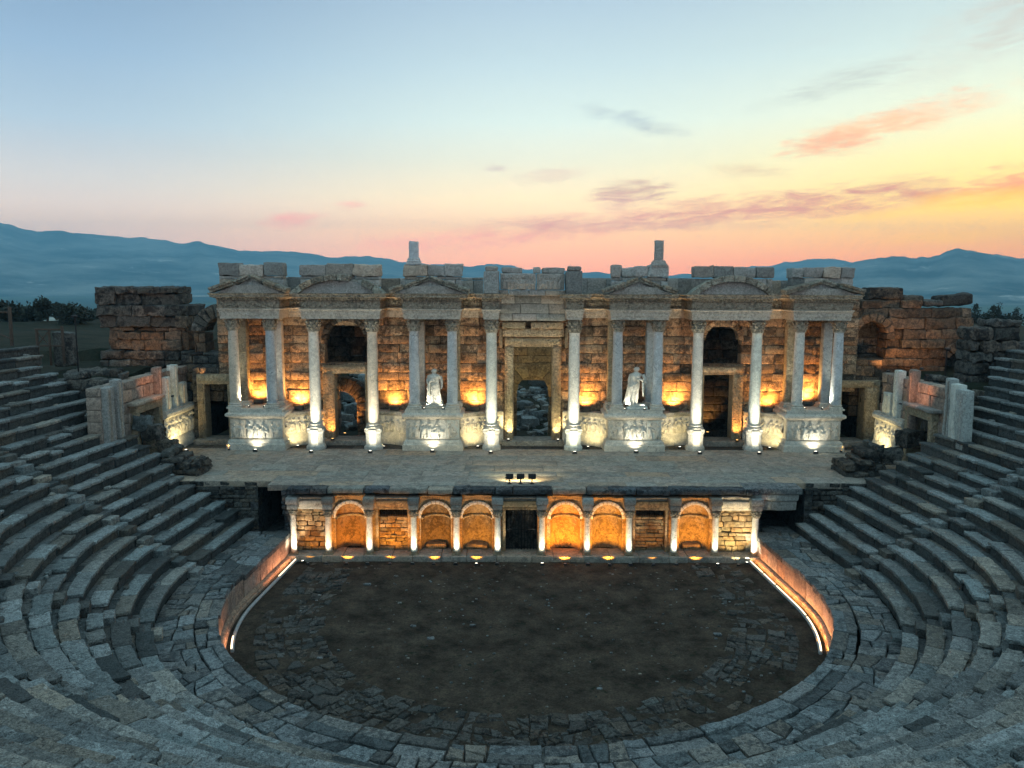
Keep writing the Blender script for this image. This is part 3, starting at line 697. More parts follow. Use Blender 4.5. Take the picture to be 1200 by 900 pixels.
for a0, a1, rough, lab in wedges:
    ph = R((a0+a1)/2); tw = thing('seating_bank', lab, 'seating', (CC[0]+14*math.sin(ph), CC[1]-14*math.cos(ph), WK), 'banks of stone seats')
    for n in range(1, NR+1):
        r = rn(n); p0 = R(a0) + GAP/r; tot = (R(a1)-R(a0))*r - 2*GAP
        if abs(a0+a1) < 100 and n > 16: continue
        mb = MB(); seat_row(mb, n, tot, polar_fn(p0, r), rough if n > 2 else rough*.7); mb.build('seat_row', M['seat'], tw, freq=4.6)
for side, ends, lab in ((-1, EL, 'straight seat rows ending against the dark rubble end of the stage'), (1, ER, 'straight seat rows ending by the beamed passage and the big rounded ruin blocks')):
    x, y = cav(MM+3, 14, side); tw = thing('seating_bank', lab, 'seating', (float(x), float(y), WK), 'banks of stone seats')
    for n in range(1, NR+1):
        tot = ends[n-1] - 1.64 - GAP + rng.uniform(-.15, .15)
        sf = straight_fn(side); fn = lambda V, sf=sf: sf(V + np.array([GAP, 0, 0]))
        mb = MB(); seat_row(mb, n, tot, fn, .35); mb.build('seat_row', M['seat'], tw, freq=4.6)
stairs = [(-94, 'narrow stair climbing the darker side, nearest the stage'), (-68, 'narrow stair climbing the darker side, second from the stage'), (-40, 'narrow stair at the lower corner of the darker side'), (-13, 'narrow stair below the viewer on the darker side'),
          (13, 'narrow stair below the viewer towards the orange light'), (40, 'narrow stair at the lower corner towards the orange light'), (68, 'narrow stair climbing beyond the orange tube, second from the stage'), (94, 'narrow stair climbing beyond the orange tube, nearest the stage')]
for a, lab in stairs:
    ph = R(a); ts = thing('radial_stair', lab, 'stair', (CC[0]+13.9*math.sin(ph), CC[1]-13.9*math.cos(ph), WK), 'stairs between the seat banks')
    for n in range(1, NR+1):
        if abs(a) < 50 and n > 16: continue
        r = rn(n); fn = polar_fn(ph, r); w_ = GAP-.02
        mb = MB(); mb.block((-w_, r-.30, zn(n)-.6), (w_, r+.1, zn(n)-RISE*.55+rng.normal(0, .012)), e=.03, amp=.02, step=.2, fn=fn); mb.build('step', M['seat'], ts)
        mb = MB(); mb.block((-w_, r+.06, zn(n)-.5), (w_, r+PITCH-.26, zn(n)-.10+rng.normal(0, .02)), e=.03, amp=.02, step=.2, fn=fn); mb.build('step', M['seat'], ts)
# ================================================================== STAGE
SZ = 3.6
# ---- stage floor: large slabs over a solid core
mb = MB()
def slab_field(x0, x1, y0, y1, top):
    y = y0
    while y < y1 - .2:
        dy = min(rng.uniform(.9, 1.5), y1-y); x = x0 - rng.uniform(0, 1)
        while x < x1:
            dx = rng.uniform(1.2, 3.0); a, b = max(x, x0), min(x+dx, x1)
            if b - a > .15: mb.block((a+.005, y+.005, top-.3), (b-.005, y+dy-.005, top+rng.uniform(-.012, .006)), e=.012, amp=.006, step=.6)
            x += dx
        y += dy
slab_field(-12.0, 12.0, .55, 1.3, SZ); slab_field(-20.2, 21.9, 1.3, 9.3, SZ)
tag(mb.build('stage_floor', M['stage'], freq=1.0), 'wide stage floor of pale worn slabs', 'floor', kind='structure')
mb = MB()
slab_field(-20.2, 21.9, 9.3, 11.9, SZ-.03)
tag(mb.build('stage_ground', M['rock'], freq=1.0), 'rough earth and stone strip at the foot of the stage wall', 'ground', kind='structure')
# irregular dark edge stones along the stage front
edge = thing('stage_edge', 'row of dark lichen covered edge stones along the stage front', 'stone edging', (.6, .2, 3.3))
x = -10.9
while x < 12.0:
    l = rng.uniform(.8, 2.0)
    if x + l > 12: l = 12 - x
    mb = MB(); mb.block((x+.01, -.12+rng.uniform(-.08, .12), 3.32), (x+l-.01, .62, 3.585+rng.uniform(-.03, .03)), e=.05, amp=.035, step=.2); mb.build('edge_stone', M['dark_edge'] if rng.random() < .72 else M['stage'], edge); x += l

# ---- generic pieces
def masonry(mb, o, ux, uy, L, z0, top, th, hs=(.42, .6), ls=(.7, 1.5), e=.03, amp=.02, holes=(), joint=.008, bulge=.02, ragged=0, step=.3):
    """coursed blocks; o plan start, ux along, uy into the wall; top: number or function of u; holes: (u0,u1,z0,z1)"""
    fn = frame_fn((o[0], o[1], 0), (ux[0], ux[1], 0), (uy[0], uy[1], 0), (0, 0, 1)); z = z0
    tf = top if callable(top) else (lambda u_: top)
    zmax = max(tf(q) for q in np.linspace(0, L, 30))
    while z < zmax - .12:
        h = min(rng.uniform(*hs), max(.15, zmax - z)); u_ = -rng.uniform(0, ls[0])
        while u_ < L:
            l = rng.uniform(*ls); a, b = max(0, u_), min(L, u_+l); u_ += l
            segs = [(a, b)]
            for h0, h1, hz0, hz1 in holes:
                if z + h*.5 < hz0 or z + h*.5 > hz1: continue
                ns = []
                for p, q in segs:
                    if q <= h0 or p >= h1: ns.append((p, q)); continue
                    if p < h0: ns.append((p, h0))
                    if q > h1: ns.append((h1, q))
                segs = ns
            for p, q in segs:
                if q - p < .08: continue
                tm = tf((p+q)/2)
                if z + h*.55 > tm: continue
                f = rng.normal(0, bulge)
                mb.block((p+joint, f, z+joint), (q-joint, th, z+h-joint), e=e, amp=amp, step=step, tone=np.clip(rng.normal(.5, .25), 0, 1), fn=fn)
        z += h

def arch_ring(mb, xc, zs, r0, r1, y0, y1, n=11, a0=0, a1=180, e=.025, amp=.012, tone=None, yfn=None):
    """voussoirs; xc, zs centre; radii; depth y0..y1"""
    for k in range(n):
        b0, b1 = R(a0+(a1-a0)*k/n), R(a0+(a1-a0)*(k+1)/n)
        def f(V, b0=b0, b1=b1):
            an = b0 + V[:, 0]*(b1-b0); rr = r0 + V[:, 2]*(r1-r0)
            return np.stack([xc - rr*np.cos(an), y0 + V[:, 1]*(y1-y0), zs + rr*np.sin(an)], 1)
        g = .012/((r0+r1)/2*(b1-b0))
        mb.block((g, 0, 0), (1-g, 1, 1), e=.06, amp=amp, step=.4, fn=f, tone=tone)
def arch_panel(mb, x0, x1, z0, z1, xc, a, zs, y, th, n=14, tone=.5):
    """flat front with a round headed opening, with reveals of depth th"""
    path = [(xc-a, z0), (xc-a, (z0+zs)/2)] + [(xc-a*math.cos(math.pi*k/n), zs+a*math.sin(math.pi*k/n)) for k in range(n+1)] + [(xc+a, (z0+zs)/2), (xc+a, z0)]
    out = []
    for px, pz in path:
        if pz <= zs: out.append((x0 if px < xc else x1, pz))
        else:
            dx, dz = px-xc, pz-zs; k = min((x1-xc)/dx if dx > 1e-6 else 9e9, (x0-xc)/dx if dx < -1e-6 else 9e9, (z1-zs)/dz); out.append((xc+dx*k, zs+dz*k))
    m = len(path); V = [(p[0], y, p[1]) for p in path] + [(q[0], y, q[1]) for q in out] + [(p[0], y+th, p[1]) for p in path]
    F = []
    for i in range(m-1): F += [(i, i+1, m+i+1, m+i), (i, 2*m+i, 2*m+i+1, i+1)]
    # corner fills
    cs = [(x0, z1), (x1, z1)]
    for cx, cz in cs:
        js = [i for i in range(m-1) if (abs(out[i][0]-cx) < 1e-6) != (abs(out[i+1][0]-cx) < 1e-6) and max(out[i][1], out[i+1][1]) > z1-1e-6]
        for i in js: V.append((cx, y, cz)); F.append((m+i, m+i+1, len(V)-1))
    mb.add(V, F, tone, .004)

def column_parts(root, h, rad, shaft_mat, cap_mat, base=True, ped=0.0, ped_w=.52, taper=.87, square=False, local=True, flick=0):
    """pedestal (octagonal), attic base, shaft, leafy capital; z measured from the root"""
    X0, Y0, Z0 = origin(root)
    def pr(P): return [(r_, Z0+z_) for r_, z_ in P]
    z = 0.
    if ped:
        mb = MB(); k = ped_w
        mb.lathe(pr([(k*1.12, 0), (k*1.12, ped*.14), (k*1.02, ped*.2), (k*.92, ped*.26), (k*.92, ped*.80), (k*1.0, ped*.85), (k*1.08, ped*.9), (k*1.08, ped)]), X0, Y0, 8, rng.random()*.4+.3, .008, rot=R(22.5))
        mb.build('pedestal', cap_mat, root, sharp=25); z = ped
    bh = rad*1.05
    mb = MB(); q = rad*1.0
    if square: mb.sweep([(X0-q, Y0-q), (X0+q, Y0-q), (X0+q, Y0+q), (X0-q, Y0+q)][::1], [(.14, Z0+z), (.14, Z0+z+bh*.3), (.08, Z0+z+bh*.5), (.11, Z0+z+bh*.7), (.02, Z0+z+bh), (-.05, Z0+z+bh)], closed=True, amp=.004)
    else:
        mb.box((X0-q*1.36, Y0-q*1.36, Z0+z), (X0+q*1.36, Y0+q*1.36, Z0+z+bh*.28))
        mb.lathe(pr([(q*1.3, z+bh*.28), (q*1.40, z+bh*.36), (q*1.40, z+bh*.45), (q*1.3, z+bh*.52), (q*1.14, z+bh*.58), (q*1.12, z+bh*.7), (q*1.22, z+bh*.76), (q*1.24, z+bh*.86), (q*1.14, z+bh*.93), (q*1.03, z+bh)]), X0, Y0, 24, .5, .004)
    mb.build('base', cap_mat, root); z += bh
    ch = rad*2.25; sh = h - z - ch
    mb = MB(); tone = rng.random()*.5 + .25
    if square:
        mb.block((X0-q, Y0-q, Z0+z), (X0+q, Y0+q, Z0+z+sh), e=.03, amp=.01, step=.5, tone=tone)
    else:
        P = []
        for k in range(15):
            q_ = k/14; P.append((rad*(1 - (1-taper)*q_**1.6), z + sh*q_))
        P[0] = (rad*1.03, z); P.insert(1, (rad*1.0, z+.08)); P[-1] = (rad*taper*1.08, z+sh); P.insert(-1, (rad*taper*1.0, z+sh-.09))
        mb.lathe(pr(P), X0, Y0, 28, tone, .012)
    mb.build('shaft', shaft_mat, root, freq=1.3); z += sh
    # capital: bell, two tiers of leaves, corner volutes, abacus
    mb = MB(); r0 = rad*taper
    if square: mb.block((X0-r0, Y0-r0, Z0+z), (X0+r0, Y0+r0, Z0+z+ch*.85), e=.02, amp=.01, step=.3)
    else: mb.lathe(pr([(r0*.98, z), (r0*1.0, z+ch*.5), (r0*1.12, z+ch*.8), (r0*1.18, z+ch*.86)]), X0, Y0, 20, .45, 0)
    for tier, (nl, zb, lh, ro) in enumerate(((8, 0., ch*.42, 0), (8, ch*.2, ch*.48, .5), (8, ch*.45, ch*.42, 0))):
        for k in range(nl):
            a = 2*math.pi*(k+ro)/nl; wl = r0*.42; rb = r0*(1.04 + .1*tier); V = []; F = []
            for i in range(6):
                q_ = i/5; out = rb + r0*(.52*q_**2.2 + .10); zz = z + zb + lh*(q_ if q_ < .85 else .85 - (q_-.85)*1.2); ww = wl*(1-.75*q_**3)*(1+.15*math.sin(q_*14))
                for s_ in (-1, 0, 1):
                    rr = out + (0 if s_ else .03); V.append((X0+math.cos(a)*rr - math.sin(a)*ww*s_, Y0+math.sin(a)*rr + math.cos(a)*ww*s_, Z0+zz))
            for i in range(5):
                for s_ in (0, 1): F.append((i*3+s_, i*3+s_+1, (i+1)*3+s_+1, (i+1)*3+s_))
            mb.add(V, F, .6, .006)
    for sx in (-1, 1):
        for sy in (-1, 1): mb.ball((X0+sx*r0*1.12, Y0+sy*r0*1.12, Z0+z+ch*.78), (r0*.24, r0*.24, r0*.26), .55, .01, 8, 6)
    qa = r0*1.22; V = []
    cc_ = []
    for k in range(4):
        a = math.pi/4 + k*math.pi/2
        for j in range(7):
            q_ = j/7; ang = a + q_*math.pi/2
            x0_, y0_ = math.cos(a)*qa*1.3, math.sin(a)*qa*1.3; x1_, y1_ = math.cos(a+math.pi/2)*qa*1.3, math.sin(a+math.pi/2)*qa*1.3
            f_ = 1 - .16*math.sin(math.pi*q_); cc_.append(((x0_+(x1_-x0_)*q_)*f_, (y0_+(y1_-y0_)*q_)*f_))
    n_ = len(cc_); V = [(X0+x_, Y0+y_, Z0+z+ch*.86) for x_, y_ in cc_] + [(X0+x_*1.05, Y0+y_*1.05, Z0+z+ch) for x_, y_ in cc_]
    F = [(i, (i+1) % n_, n_+(i+1) % n_, n_+i) for i in range(n_)] + [tuple(range(n_))[::-1], tuple(range(n_, 2*n_))]
    mb.add(V, F, .5, 0); mb.build('capital', M['carved'], root, sharp=50)

def relief(mb, o, ux, uz, nrm, w_, h_, seed, depth=.12, curve=None, tone=.5, nu=None):
    """carved figures in a row, as a height field"""
    rg = np.random.default_rng(seed); nu = nu or max(24, int(w_/.045)); nv = max(16, int(h_/.05))
    U, W = np.meshgrid(np.linspace(0, w_, nu), np.linspace(0, h_, nv), indexing='ij'); Hh = np.zeros_like(U)
    def blob(cu, cw, ru, rw, amp, ang=0):
        nonlocal Hh
        du, dw = U-cu, W-cw; c_, s_ = math.cos(ang), math.sin(ang)
        a, b = du*c_+dw*s_, -du*s_+dw*c_
        q = np.clip(1-(a/ru)**2-(b/rw)**2, 0, 1); Hh = np.maximum(Hh, amp*np.sqrt(q))
    x_ = .15*h_
    while x_ < w_ - .1*h_:
        lean = rg.uniform(-.25, .25); k = rg.uniform(.85, 1.05)
        blob(x_, h_*.40*k, .11*h_, .26*h_, depth, lean); blob(x_+lean*.1*h_, h_*.80*k, .075*h_, .09*h_, depth*1.05)
        blob(x_-.05*h_, h_*.16, .06*h_, .2*h_, depth*.8, rg.uniform(-.3, .3)); blob(x_+.06*h_, h_*.16, .06*h_, .2*h_, depth*.8, rg.uniform(-.4, .4))
        s_ = rg.choice([-1, 1]); blob(x_+s_*.13*h_, h_*.56, .045*h_, .17*h_, depth*.75, s_*rg.uniform(.4, 1.3)); blob(x_-s_*.12*h_, h_*.5, .045*h_, .16*h_, depth*.7, -s_*rg.uniform(.1, .8))
        if rg.random() < .4: blob(x_+.22*h_, h_*.35, .18*h_, .10*h_, depth*.8, rg.uniform(-.3, .3))
        x_ += rg.uniform(.30, .46)*h_
    Hh = Hh + .018*vnoise(np.stack([U*9+seed, W*9, U*0], -1).reshape(-1, 3), 8).reshape(U.shape)
    if curve is None:
        o, ux, uz, nrm = (np.array(v, float) for v in (o, ux, uz, nrm))
        V = o + U[..., None]*ux + W[..., None]*uz + Hh[..., None]*nrm
    else: V = curve(U, W, Hh)
    a, b = U.shape; ii = np.arange(a*b).reshape(a, b); F = np.stack([ii[:-1, :-1], ii[1:, :-1], ii[1:, 1:], ii[:-1, 1:]], -1).reshape(-1, 4)
    mb.add(V.reshape(-1, 3), F, tone, .006)

# ---- back wall of the stage building
YF, YC, YW = 8.85, 9.35, 11.2
WX0, WX1 = X(256, YW), X(1004, YW)
WTOP = Z(352, YW)
sw = thing('stage_wall', 'tall brown stage wall of coursed stone blocks behind the columns', 'wall', ((WX0+WX1)/2, YW, SZ))
dm = (X(602, YW), X(647, YW), SZ, Z(406, YW))          # main doorway
dl = (X(392, YW), X(428, YW), SZ, Z(438, YW)); dr = (X(825, YW), X(859, YW), SZ, Z(438, YW))
al = (X(381, YW), X(431, YW), Z(430, YW), Z(376, YW)); ar = (X(823, YW), X(868, YW), Z(430, YW), Z(376, YW))
holes = [(h[0]-WX0-.02, h[1]-WX0+.02, h[2]-.1, h[3]) for h in (dm, dl, dr)] + [(X(239.5, YW)-WX0, X(266.5, YW)-WX0+.02, 3, Z(451, YW)), (X(987, YW)-WX0-.02, X(1014, YW)-WX0, 3, Z(452.5, YW))] + [(ar[0]-WX0, ar[1]-WX0, ar[2], ar[3]-.2), (al[0]-WX0, al[1]-WX0, al[2], al[3]-.1)]
mb = MB(); masonry(mb, (WX0, YW), (1, 0), (0, 1), WX1-WX0, SZ-.2, WTOP, .8, hs=(.48, .66), ls=(.9, 2.0), e=.016, amp=.02, holes=holes, bulge=.022, step=.22)
mb.build('masonry', M['wall'], sw)
# relieving arch over the right side door and the ragged one over the left
mb = MB(); xc = (ar[0]+ar[1])/2; ra = (ar[1]-ar[0])/2; arch_ring(mb, xc, ar[3]-ra*.9-.1, ra*.86, ra*1.12, YW-.05, YW+.7, 11, e=.04, amp=.02)
mb.build('arch', M['wall'], sw)
mb = MB(); xc = (al[0]+al[1])/2; ra = (al[1]-al[0])/2; arch_ring(mb, xc, al[3]-ra*.95, ra*.9, ra*1.15, YW-.04, YW+.7, 11, e=.05, amp=.04)
mb.build('arch', M['rock'], sw)
# niche walls seen through the arches: a second wall further in
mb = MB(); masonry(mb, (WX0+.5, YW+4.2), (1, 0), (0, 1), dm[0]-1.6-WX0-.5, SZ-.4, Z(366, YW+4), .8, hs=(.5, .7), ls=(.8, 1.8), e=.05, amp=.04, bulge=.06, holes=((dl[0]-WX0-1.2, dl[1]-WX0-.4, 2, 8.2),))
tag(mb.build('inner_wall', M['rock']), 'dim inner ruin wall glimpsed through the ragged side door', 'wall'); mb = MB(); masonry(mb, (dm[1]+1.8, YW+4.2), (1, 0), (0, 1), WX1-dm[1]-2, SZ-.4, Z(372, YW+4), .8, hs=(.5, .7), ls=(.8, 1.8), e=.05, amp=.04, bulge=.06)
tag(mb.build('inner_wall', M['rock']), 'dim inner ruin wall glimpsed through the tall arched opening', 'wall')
# thin roof of fallen lintels shading the passage behind the wall
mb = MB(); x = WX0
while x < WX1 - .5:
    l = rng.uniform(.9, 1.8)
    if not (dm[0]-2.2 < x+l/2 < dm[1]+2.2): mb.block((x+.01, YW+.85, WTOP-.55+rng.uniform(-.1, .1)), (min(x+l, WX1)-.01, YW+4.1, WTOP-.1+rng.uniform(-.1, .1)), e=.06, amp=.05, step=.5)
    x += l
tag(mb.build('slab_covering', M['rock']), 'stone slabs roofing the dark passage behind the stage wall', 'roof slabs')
# arch behind the main doorway
ai = MB(); yi = YW + 4.6; xi0, xi1 = X(603, yi), X(648, yi); xc = (xi0+xi1)/2
aw = (X(643, yi)-X(606, yi))/2; axc = (X(643, yi)+X(606, yi))/2; azs = Z(440, yi) - aw
masonry(ai, (axc-3.2, yi), (1, 0), (0, 1), 6.4, SZ-.5, Z(395, yi), .9, hs=(.5, .62), ls=(.8, 1.5), holes=((3.2-aw, 3.2+aw, 0, azs+aw*.75),), amp=.02)
arch_ring(ai, axc, azs, aw*.98, aw*1.75, yi-.06, yi+.92, 7, e=.03, amp=.02)
tag(ai.build('archway', M['pros']), 'round stone archway standing behind the main doorway', 'arch')

mb = MB(); ly = YW + 2.6; arch_ring(mb, X(398, ly), Z(478, ly), X(417, ly)-X(398, ly), X(433, ly)-X(398, ly), ly, ly+1.2, 8, a0=60, a1=182, e=.03, amp=.03); masonry(mb, (X(417, ly), ly+.05), (1, 0), (0, 1), 1.6, SZ-.3, Z(478, ly), 1.0, hs=(.4, .6), ls=(.5, .9), e=.04, amp=.03)
tag(mb.build('inner_arch', M['wall']), 'half seen stone arch inside the ragged side door', 'arch')
# ---- entablature: architrave, frieze, cornice breaking forward over the columns
def ux(px): return X(px, YC)
units = [('A', 263, 331, 'side'), ('B', 357, 447, 'arch'), ('C', 475, 540, 'gable'), ('D1', 567, 584.5, 'stub'), ('D2', 663, 681, 'stub'), ('E', 714, 781, 'gable'), ('F', 808, 897, 'arch'), ('G', 925, 991, 'side')]
path = [(WX0-.05, YW)]
for nme, a, b, k in units:
    x0_, x1_ = ux(a), ux(b)
    if nme == 'A': path = [(x0_, YW+.75), (x0_, YF)]
    else: path += [(x0_, YW-.12), (x0_, YF)]
    path += [(x1_, YF), (x1_, YW-.12 if nme != 'G' else YW+.75)]
za, zf, zc, zt = Z(374.5, YF), Z(362.5, YF), Z(352.5, YF), Z(344.5, YF)
mb = MB(); mb.sweep(path, [(-.35, za), (0, za), (0, za+.2), (.035, za+.21), (.035, za+.40), (.07, za+.41), (.07, zf-.1), (.13, zf-.06), (.13, zf), (-.35, zf)], amp=.012)
mb.build('architrave', M['entab'], sw)
mb = MB(); mb.sweep(path, [(-.3, zf+.005), (.02, zf+.005), (.06, zf+.15), (.06, zc-.12), (.02, zc-.005), (-.3, zc-.005)], amp=.012); mb.build('frieze', M['carved'], sw)
mb = MB(); mb.sweep(path, [(-.4, zc), (.1, zc), (.14, zc+.1), (.36, zc+.16), (.42, zc+.18), (.42, zc+.28), (.50, zt-.03), (.50, zt), (-.4, zt)], amp=.02)
for nme, a, b, k in units:      # dentils under the projecting cornices
    x_ = ux(a)-.1
    while x_ < ux(b)+.05: mb.box((x_, YF-.27, zc+.005), (x_+.09, YF-.09, zc+.13)); x_ += .19
mb.build('cornice', M['carved'], sw)
# ceiling slabs between entablature and wall so the recesses read solid
mb = MB()
for nme, a, b, k in units:
    x0_, x1_ = ux(a)+.3, ux(b)-.3
    mb.block((x0_-.05, YF+.3, zf-.2), (x1_+.05, YW-.02, zt+.0), e=.02, amp=0, step=2)
mb.build('soffit', M['grey'], sw)

# ---- pediments and attic blocks
def raking(mb, xa, za_, xb, zb_, y0, y1, th=.30, amp=.015):
    """sloping cornice block from (xa,za) to (xb,zb)"""
    d = np.array([xb-xa, 0, zb_-za_]); L = np.linalg.norm(d); d /= L; n = np.array([-d[2], 0, d[0]]); n = n if n[2] > 0 else -n
    k = 0
    for a, b in ((0, .5), (.5, 1)):
        mb.block((a*L+.006, 0, 0), (b*L-.006, y1-y0, th*.55), e=.02, amp=amp, step=.3, fn=frame_fn((xa, y0, za_), d, (0, 1, 0), n))
        mb.block((a*L+.006, -.12, th*.5), (b*L-.006, y1-y0, th), e=.025, amp=amp, step=.3, fn=frame_fn((xa, y0, za_), d, (0, 1, 0), n))
def gable(label, px0, px1, apex_py, ext=10, broken=None):
    x0_, x1_ = X(px0, YF-.4), X(px1, YF-.4); xm = (x0_+x1_)/2; zb = zt + .01; zp = Z(apex_py, YF)
    t = thing('pediment', label, 'pediment', (xm, YF, zb), 'pediments above the columns')
    yf = YF - .38
    w3 = (x1_-x0_)*.31; sl = (zp-zb)/(w3*1.0)
    mb = MB()     # outer half gables, lower and further forward
    zs_ = zb + (zp-zb)*.42
    kl, kr = {None: (1, 1), 'L': (.55, 1), 'R': (1, .6)}[broken]
    wl = (x1_-x0_)*.30; raking(mb, x0_, zb+.0, x0_+wl*kl, zb+(zs_-zb)*kl, yf, YF+.5); raking(mb, x1_-wl*kr, zb+(zs_-zb)*kr, x1_, zb+.0, yf, YF+.5)
    # central gable, set back
    raking(mb, xm-w3, zb+(zp-zb)*.22, xm, zp-.26, yf+.42, YF+.6, th=.26); raking(mb, xm, zp-.26, xm+w3, zb+(zp-zb)*.22, yf+.42, YF+.6, th=.26)
    mb.build('raking_cornice', M['carved'], t)
    mb = MB(); V = [(x0_+.25, yf+.3, zb), (x1_-.25, yf+.3, zb), (x0_+(x1_-x0_)*.3, yf+.3, zs_-.02), (x1_-(x1_-x0_)*.3, yf+.3, zs_-.02)]
    V += [(a, YF+.6, c_) for a, b, c_ in V]; mb.add(V, [(0, 1, 3, 2), (0, 4, 5, 1), (2, 3, 7, 6), (0, 2, 6, 4), (1, 5, 7, 3), (4, 6, 7, 5)], .5, 0)
    V = [(xm-w3*.98, yf+.66, zb+.05), (xm+w3*.98, yf+.66, zb+.05), (xm, yf+.66, zp-.2)]; V += [(a, YF+.6, c_) for a, b, c_ in V]; mb.add(V, [(0, 1, 2), (3, 5, 4), (0, 3, 4, 1), (1, 4, 5, 2), (2, 5, 3, 0)], .6, 0)
    mb.ball((xm, yf+.66, zb+(zp-zb)*.45), (.13, .05, .13), .7, 0, 10, 6)
    mb.build('tympanum', M['grey'], t)
    return t
def arch_ped(label, px0, px1, apex_py, gap):
    x0_, x1_ = X(px0, YF-.4), X(px1, YF-.4); xm = (x0_+x1_)/2; zb = zt + .01; zp = Z(apex_py, YF); c_ = (x1_-x0_)/2; hh = zp - zb
    rr = (c_*c_+hh*hh)/(2*hh); zc_ = zp - rr; al_ = math.degrees(math.asin(c_/rr))
    t = thing('pediment', label, 'pediment', (xm, YF, zb), 'pediments above the columns'); mb = MB(); nseg = 8
    for k in range(nseg):
        if k in gap: mb.build('curved_cornice', M['carved'], t); mb = MB(); continue
        arch_ring(mb, xm, zc_, rr-.36, rr, YF-.4, YF+.55, 1, a0=90-al_+2*al_*k/nseg, a1=90-al_+2*al_*(k+1)/nseg, amp=.02)
    mb.build('curved_cornice', M['carved'], t)
    mb = MB(); V = []; n_ = 16
    for y_ in (YF-.05, YF+.5):
        for k in range(n_+1):
            a = R(90-al_*.93+2*al_*.93*k/n_); V.append((xm-(rr-.33)*math.cos(a), y_, max(zb, zc_+(rr-.33)*math.sin(a))))
    F = [tuple(range(n_+1)), tuple(range(n_+1, 2*n_+2))[::-1]] + [(i, n_+1+i, n_+2+i, i+1) for i in range(n_)]
    mb.add(V, F, .6, 0); mb.build('tympanum', M['grey'], t)
gable('broken triangular pediment over the end podium on the darker side', 249, 337, 322)
arch_ped('curved pediment with a gap in its right shoulder, over the darker side door', 340, 452, 322, (5,))
gable('broken triangular pediment below the round column stump', 458, 549, 323, broken='L')
gable('broken triangular pediment below the squared pillar stump', 707, 791, 324, broken='R')
arch_ped('intact curved pediment over the dark arched opening', 806, 909, 322, ())
gable('broken triangular pediment at the end nearest the peaked mountain', 918, 1009, 326)

def attic(name, label, px0, px1, py0, py1, y, th, hs, ls, mat='grey', ragged=.0):
    x0_, x1_ = X(px0, y, 330), X(px1, y, 330); z0_, z1_ = Z(py1, y), Z(py0, y)
    mb = MB(); masonry(mb, (x0_, y), (1, 0), (0, 1), x1_-x0_, z0_, z1_, th, hs=hs, ls=ls, e=.03, amp=.022, bulge=.03, step=.2)
    return tag(mb.build(name, M[mat]), label, 'attic blocks', 'attic blocks on the stage wall')
YA = YF + .62
for px0, px1, lab in ((257, 332, 'attic of grey blocks above the end pediment on the darker side'), (352, 445, 'attic of rough grey blocks above the curved pediment with a gap'), (474, 541, 'attic of grey blocks carrying the round column stump'),
                      (717, 783, 'attic of grey blocks carrying the squared pillar stump'), (813, 905, 'attic of grey blocks above the intact curved pediment'), (927, 1000, 'attic of grey blocks at the end nearest the peaked mountain')):
    py0 = 310.5 if px0 < 600 else 312.5
    attic('attic_block', lab, px0, px1, 324.5, 346, YA, .7, (.4, .6), (.7, 1.4))
    x0_, x1_ = X(px0-1, YA, 330), X(px1+1, YA, 330); n_ = 3 if px1-px0 < 80 else 4
    tb = thing('attic_course', lab.replace('attic of', 'topmost course of'), 'attic blocks', ((x0_+x1_)/2, YA, Z(324.5, YA)), 'attic blocks on the stage wall'); xx = x0_
    for k, l in enumerate(lengths(x1_-x0_, .9, 1.9)):
        mb = MB(); mb.block((xx+.008, YA-.12+rng.normal(0, .03), Z(324.5, YA)+.005), (xx+l-.008, YA+.75, Z(py0, YA)+rng.normal(0, .06)), e=.06, amp=.06, step=.15); mb.build('block', M['grey'], tb); xx += l
for px0, px1, lab in ((332, 354, 'low recessed blocks between the two darker side pediments'), (446, 475, 'low recessed blocks beside the round stump attic'), (541, 566, 'low recessed blocks between the round stump and the carved centre'),
                      (683, 717, 'low recessed blocks between the carved centre and the pillar stump'), (783, 813, 'low recessed blocks between pillar stump and intact curved pediment'), (905, 928, 'low recessed blocks before the last pediment')):
    attic('recessed_block', lab, px0, px1, 325.5, 347, YW-.1, .8, (.9, 1.2), (.7, 1.3))
# carved centre above the main door
tb = thing('carved_attic', 'carved grey relief blocks above the main doorway', 'attic blocks', (X(624, YA), YA, zt), 'attic blocks on the stage wall')
for px0, px1, py0 in ((567, 585, 312.5), (586, 628, 320.5), (629, 662, 320.5), (663, 682, 312.5)):
    x0_, x1_ = X(px0, YA, 330), X(px1, YA, 330); mb = MB(); dy = -.45 if px0 in (567, 663) else 0
    mb.block((x0_+.01, YA+dy, Z(339.5, YA) if dy == 0 else zt+.01), (x1_-.01, YA+.8, Z(320.5 if dy == 0 else 318, YA)), e=.05, amp=.03, step=.2)
    if dy == 0: relief(mb, (x0_+.08, YA-.01, Z(338.5, YA)), (1, 0, 0), (0, 0, 1), (0, -1, 0), x1_-x0_-.16, Z(322, YA)-Z(338.5, YA), int(px0), .1)
    else: mb.block((x0_+.1, YA+dy+.08, Z(318, YA)), (x1_-.1, YA+.6, Z(312.5, YA)), e=.08, amp=.05, step=.2)
    mb.build('relief_block', M['grey'], tb)
for px0, px1, py0, py1 in ((588, 612, 313.5, 320), (625, 633, 313, 320), (635, 662, 313.5, 320)):
    mb = MB(); mb.block((X(px0, YA, 330), YA+.1, Z(py1, YA)), (X(px1, YA, 330), YA+.7, Z(py0, YA)), e=.05, amp=.04, step=.2); mb.build('block', M['grey'], tb)
attic('plain_course', 'plain grey course under the carved centre blocks', 585, 663, 340, 346.5, YA, .8, (.3, .4), (.8, 1.4))
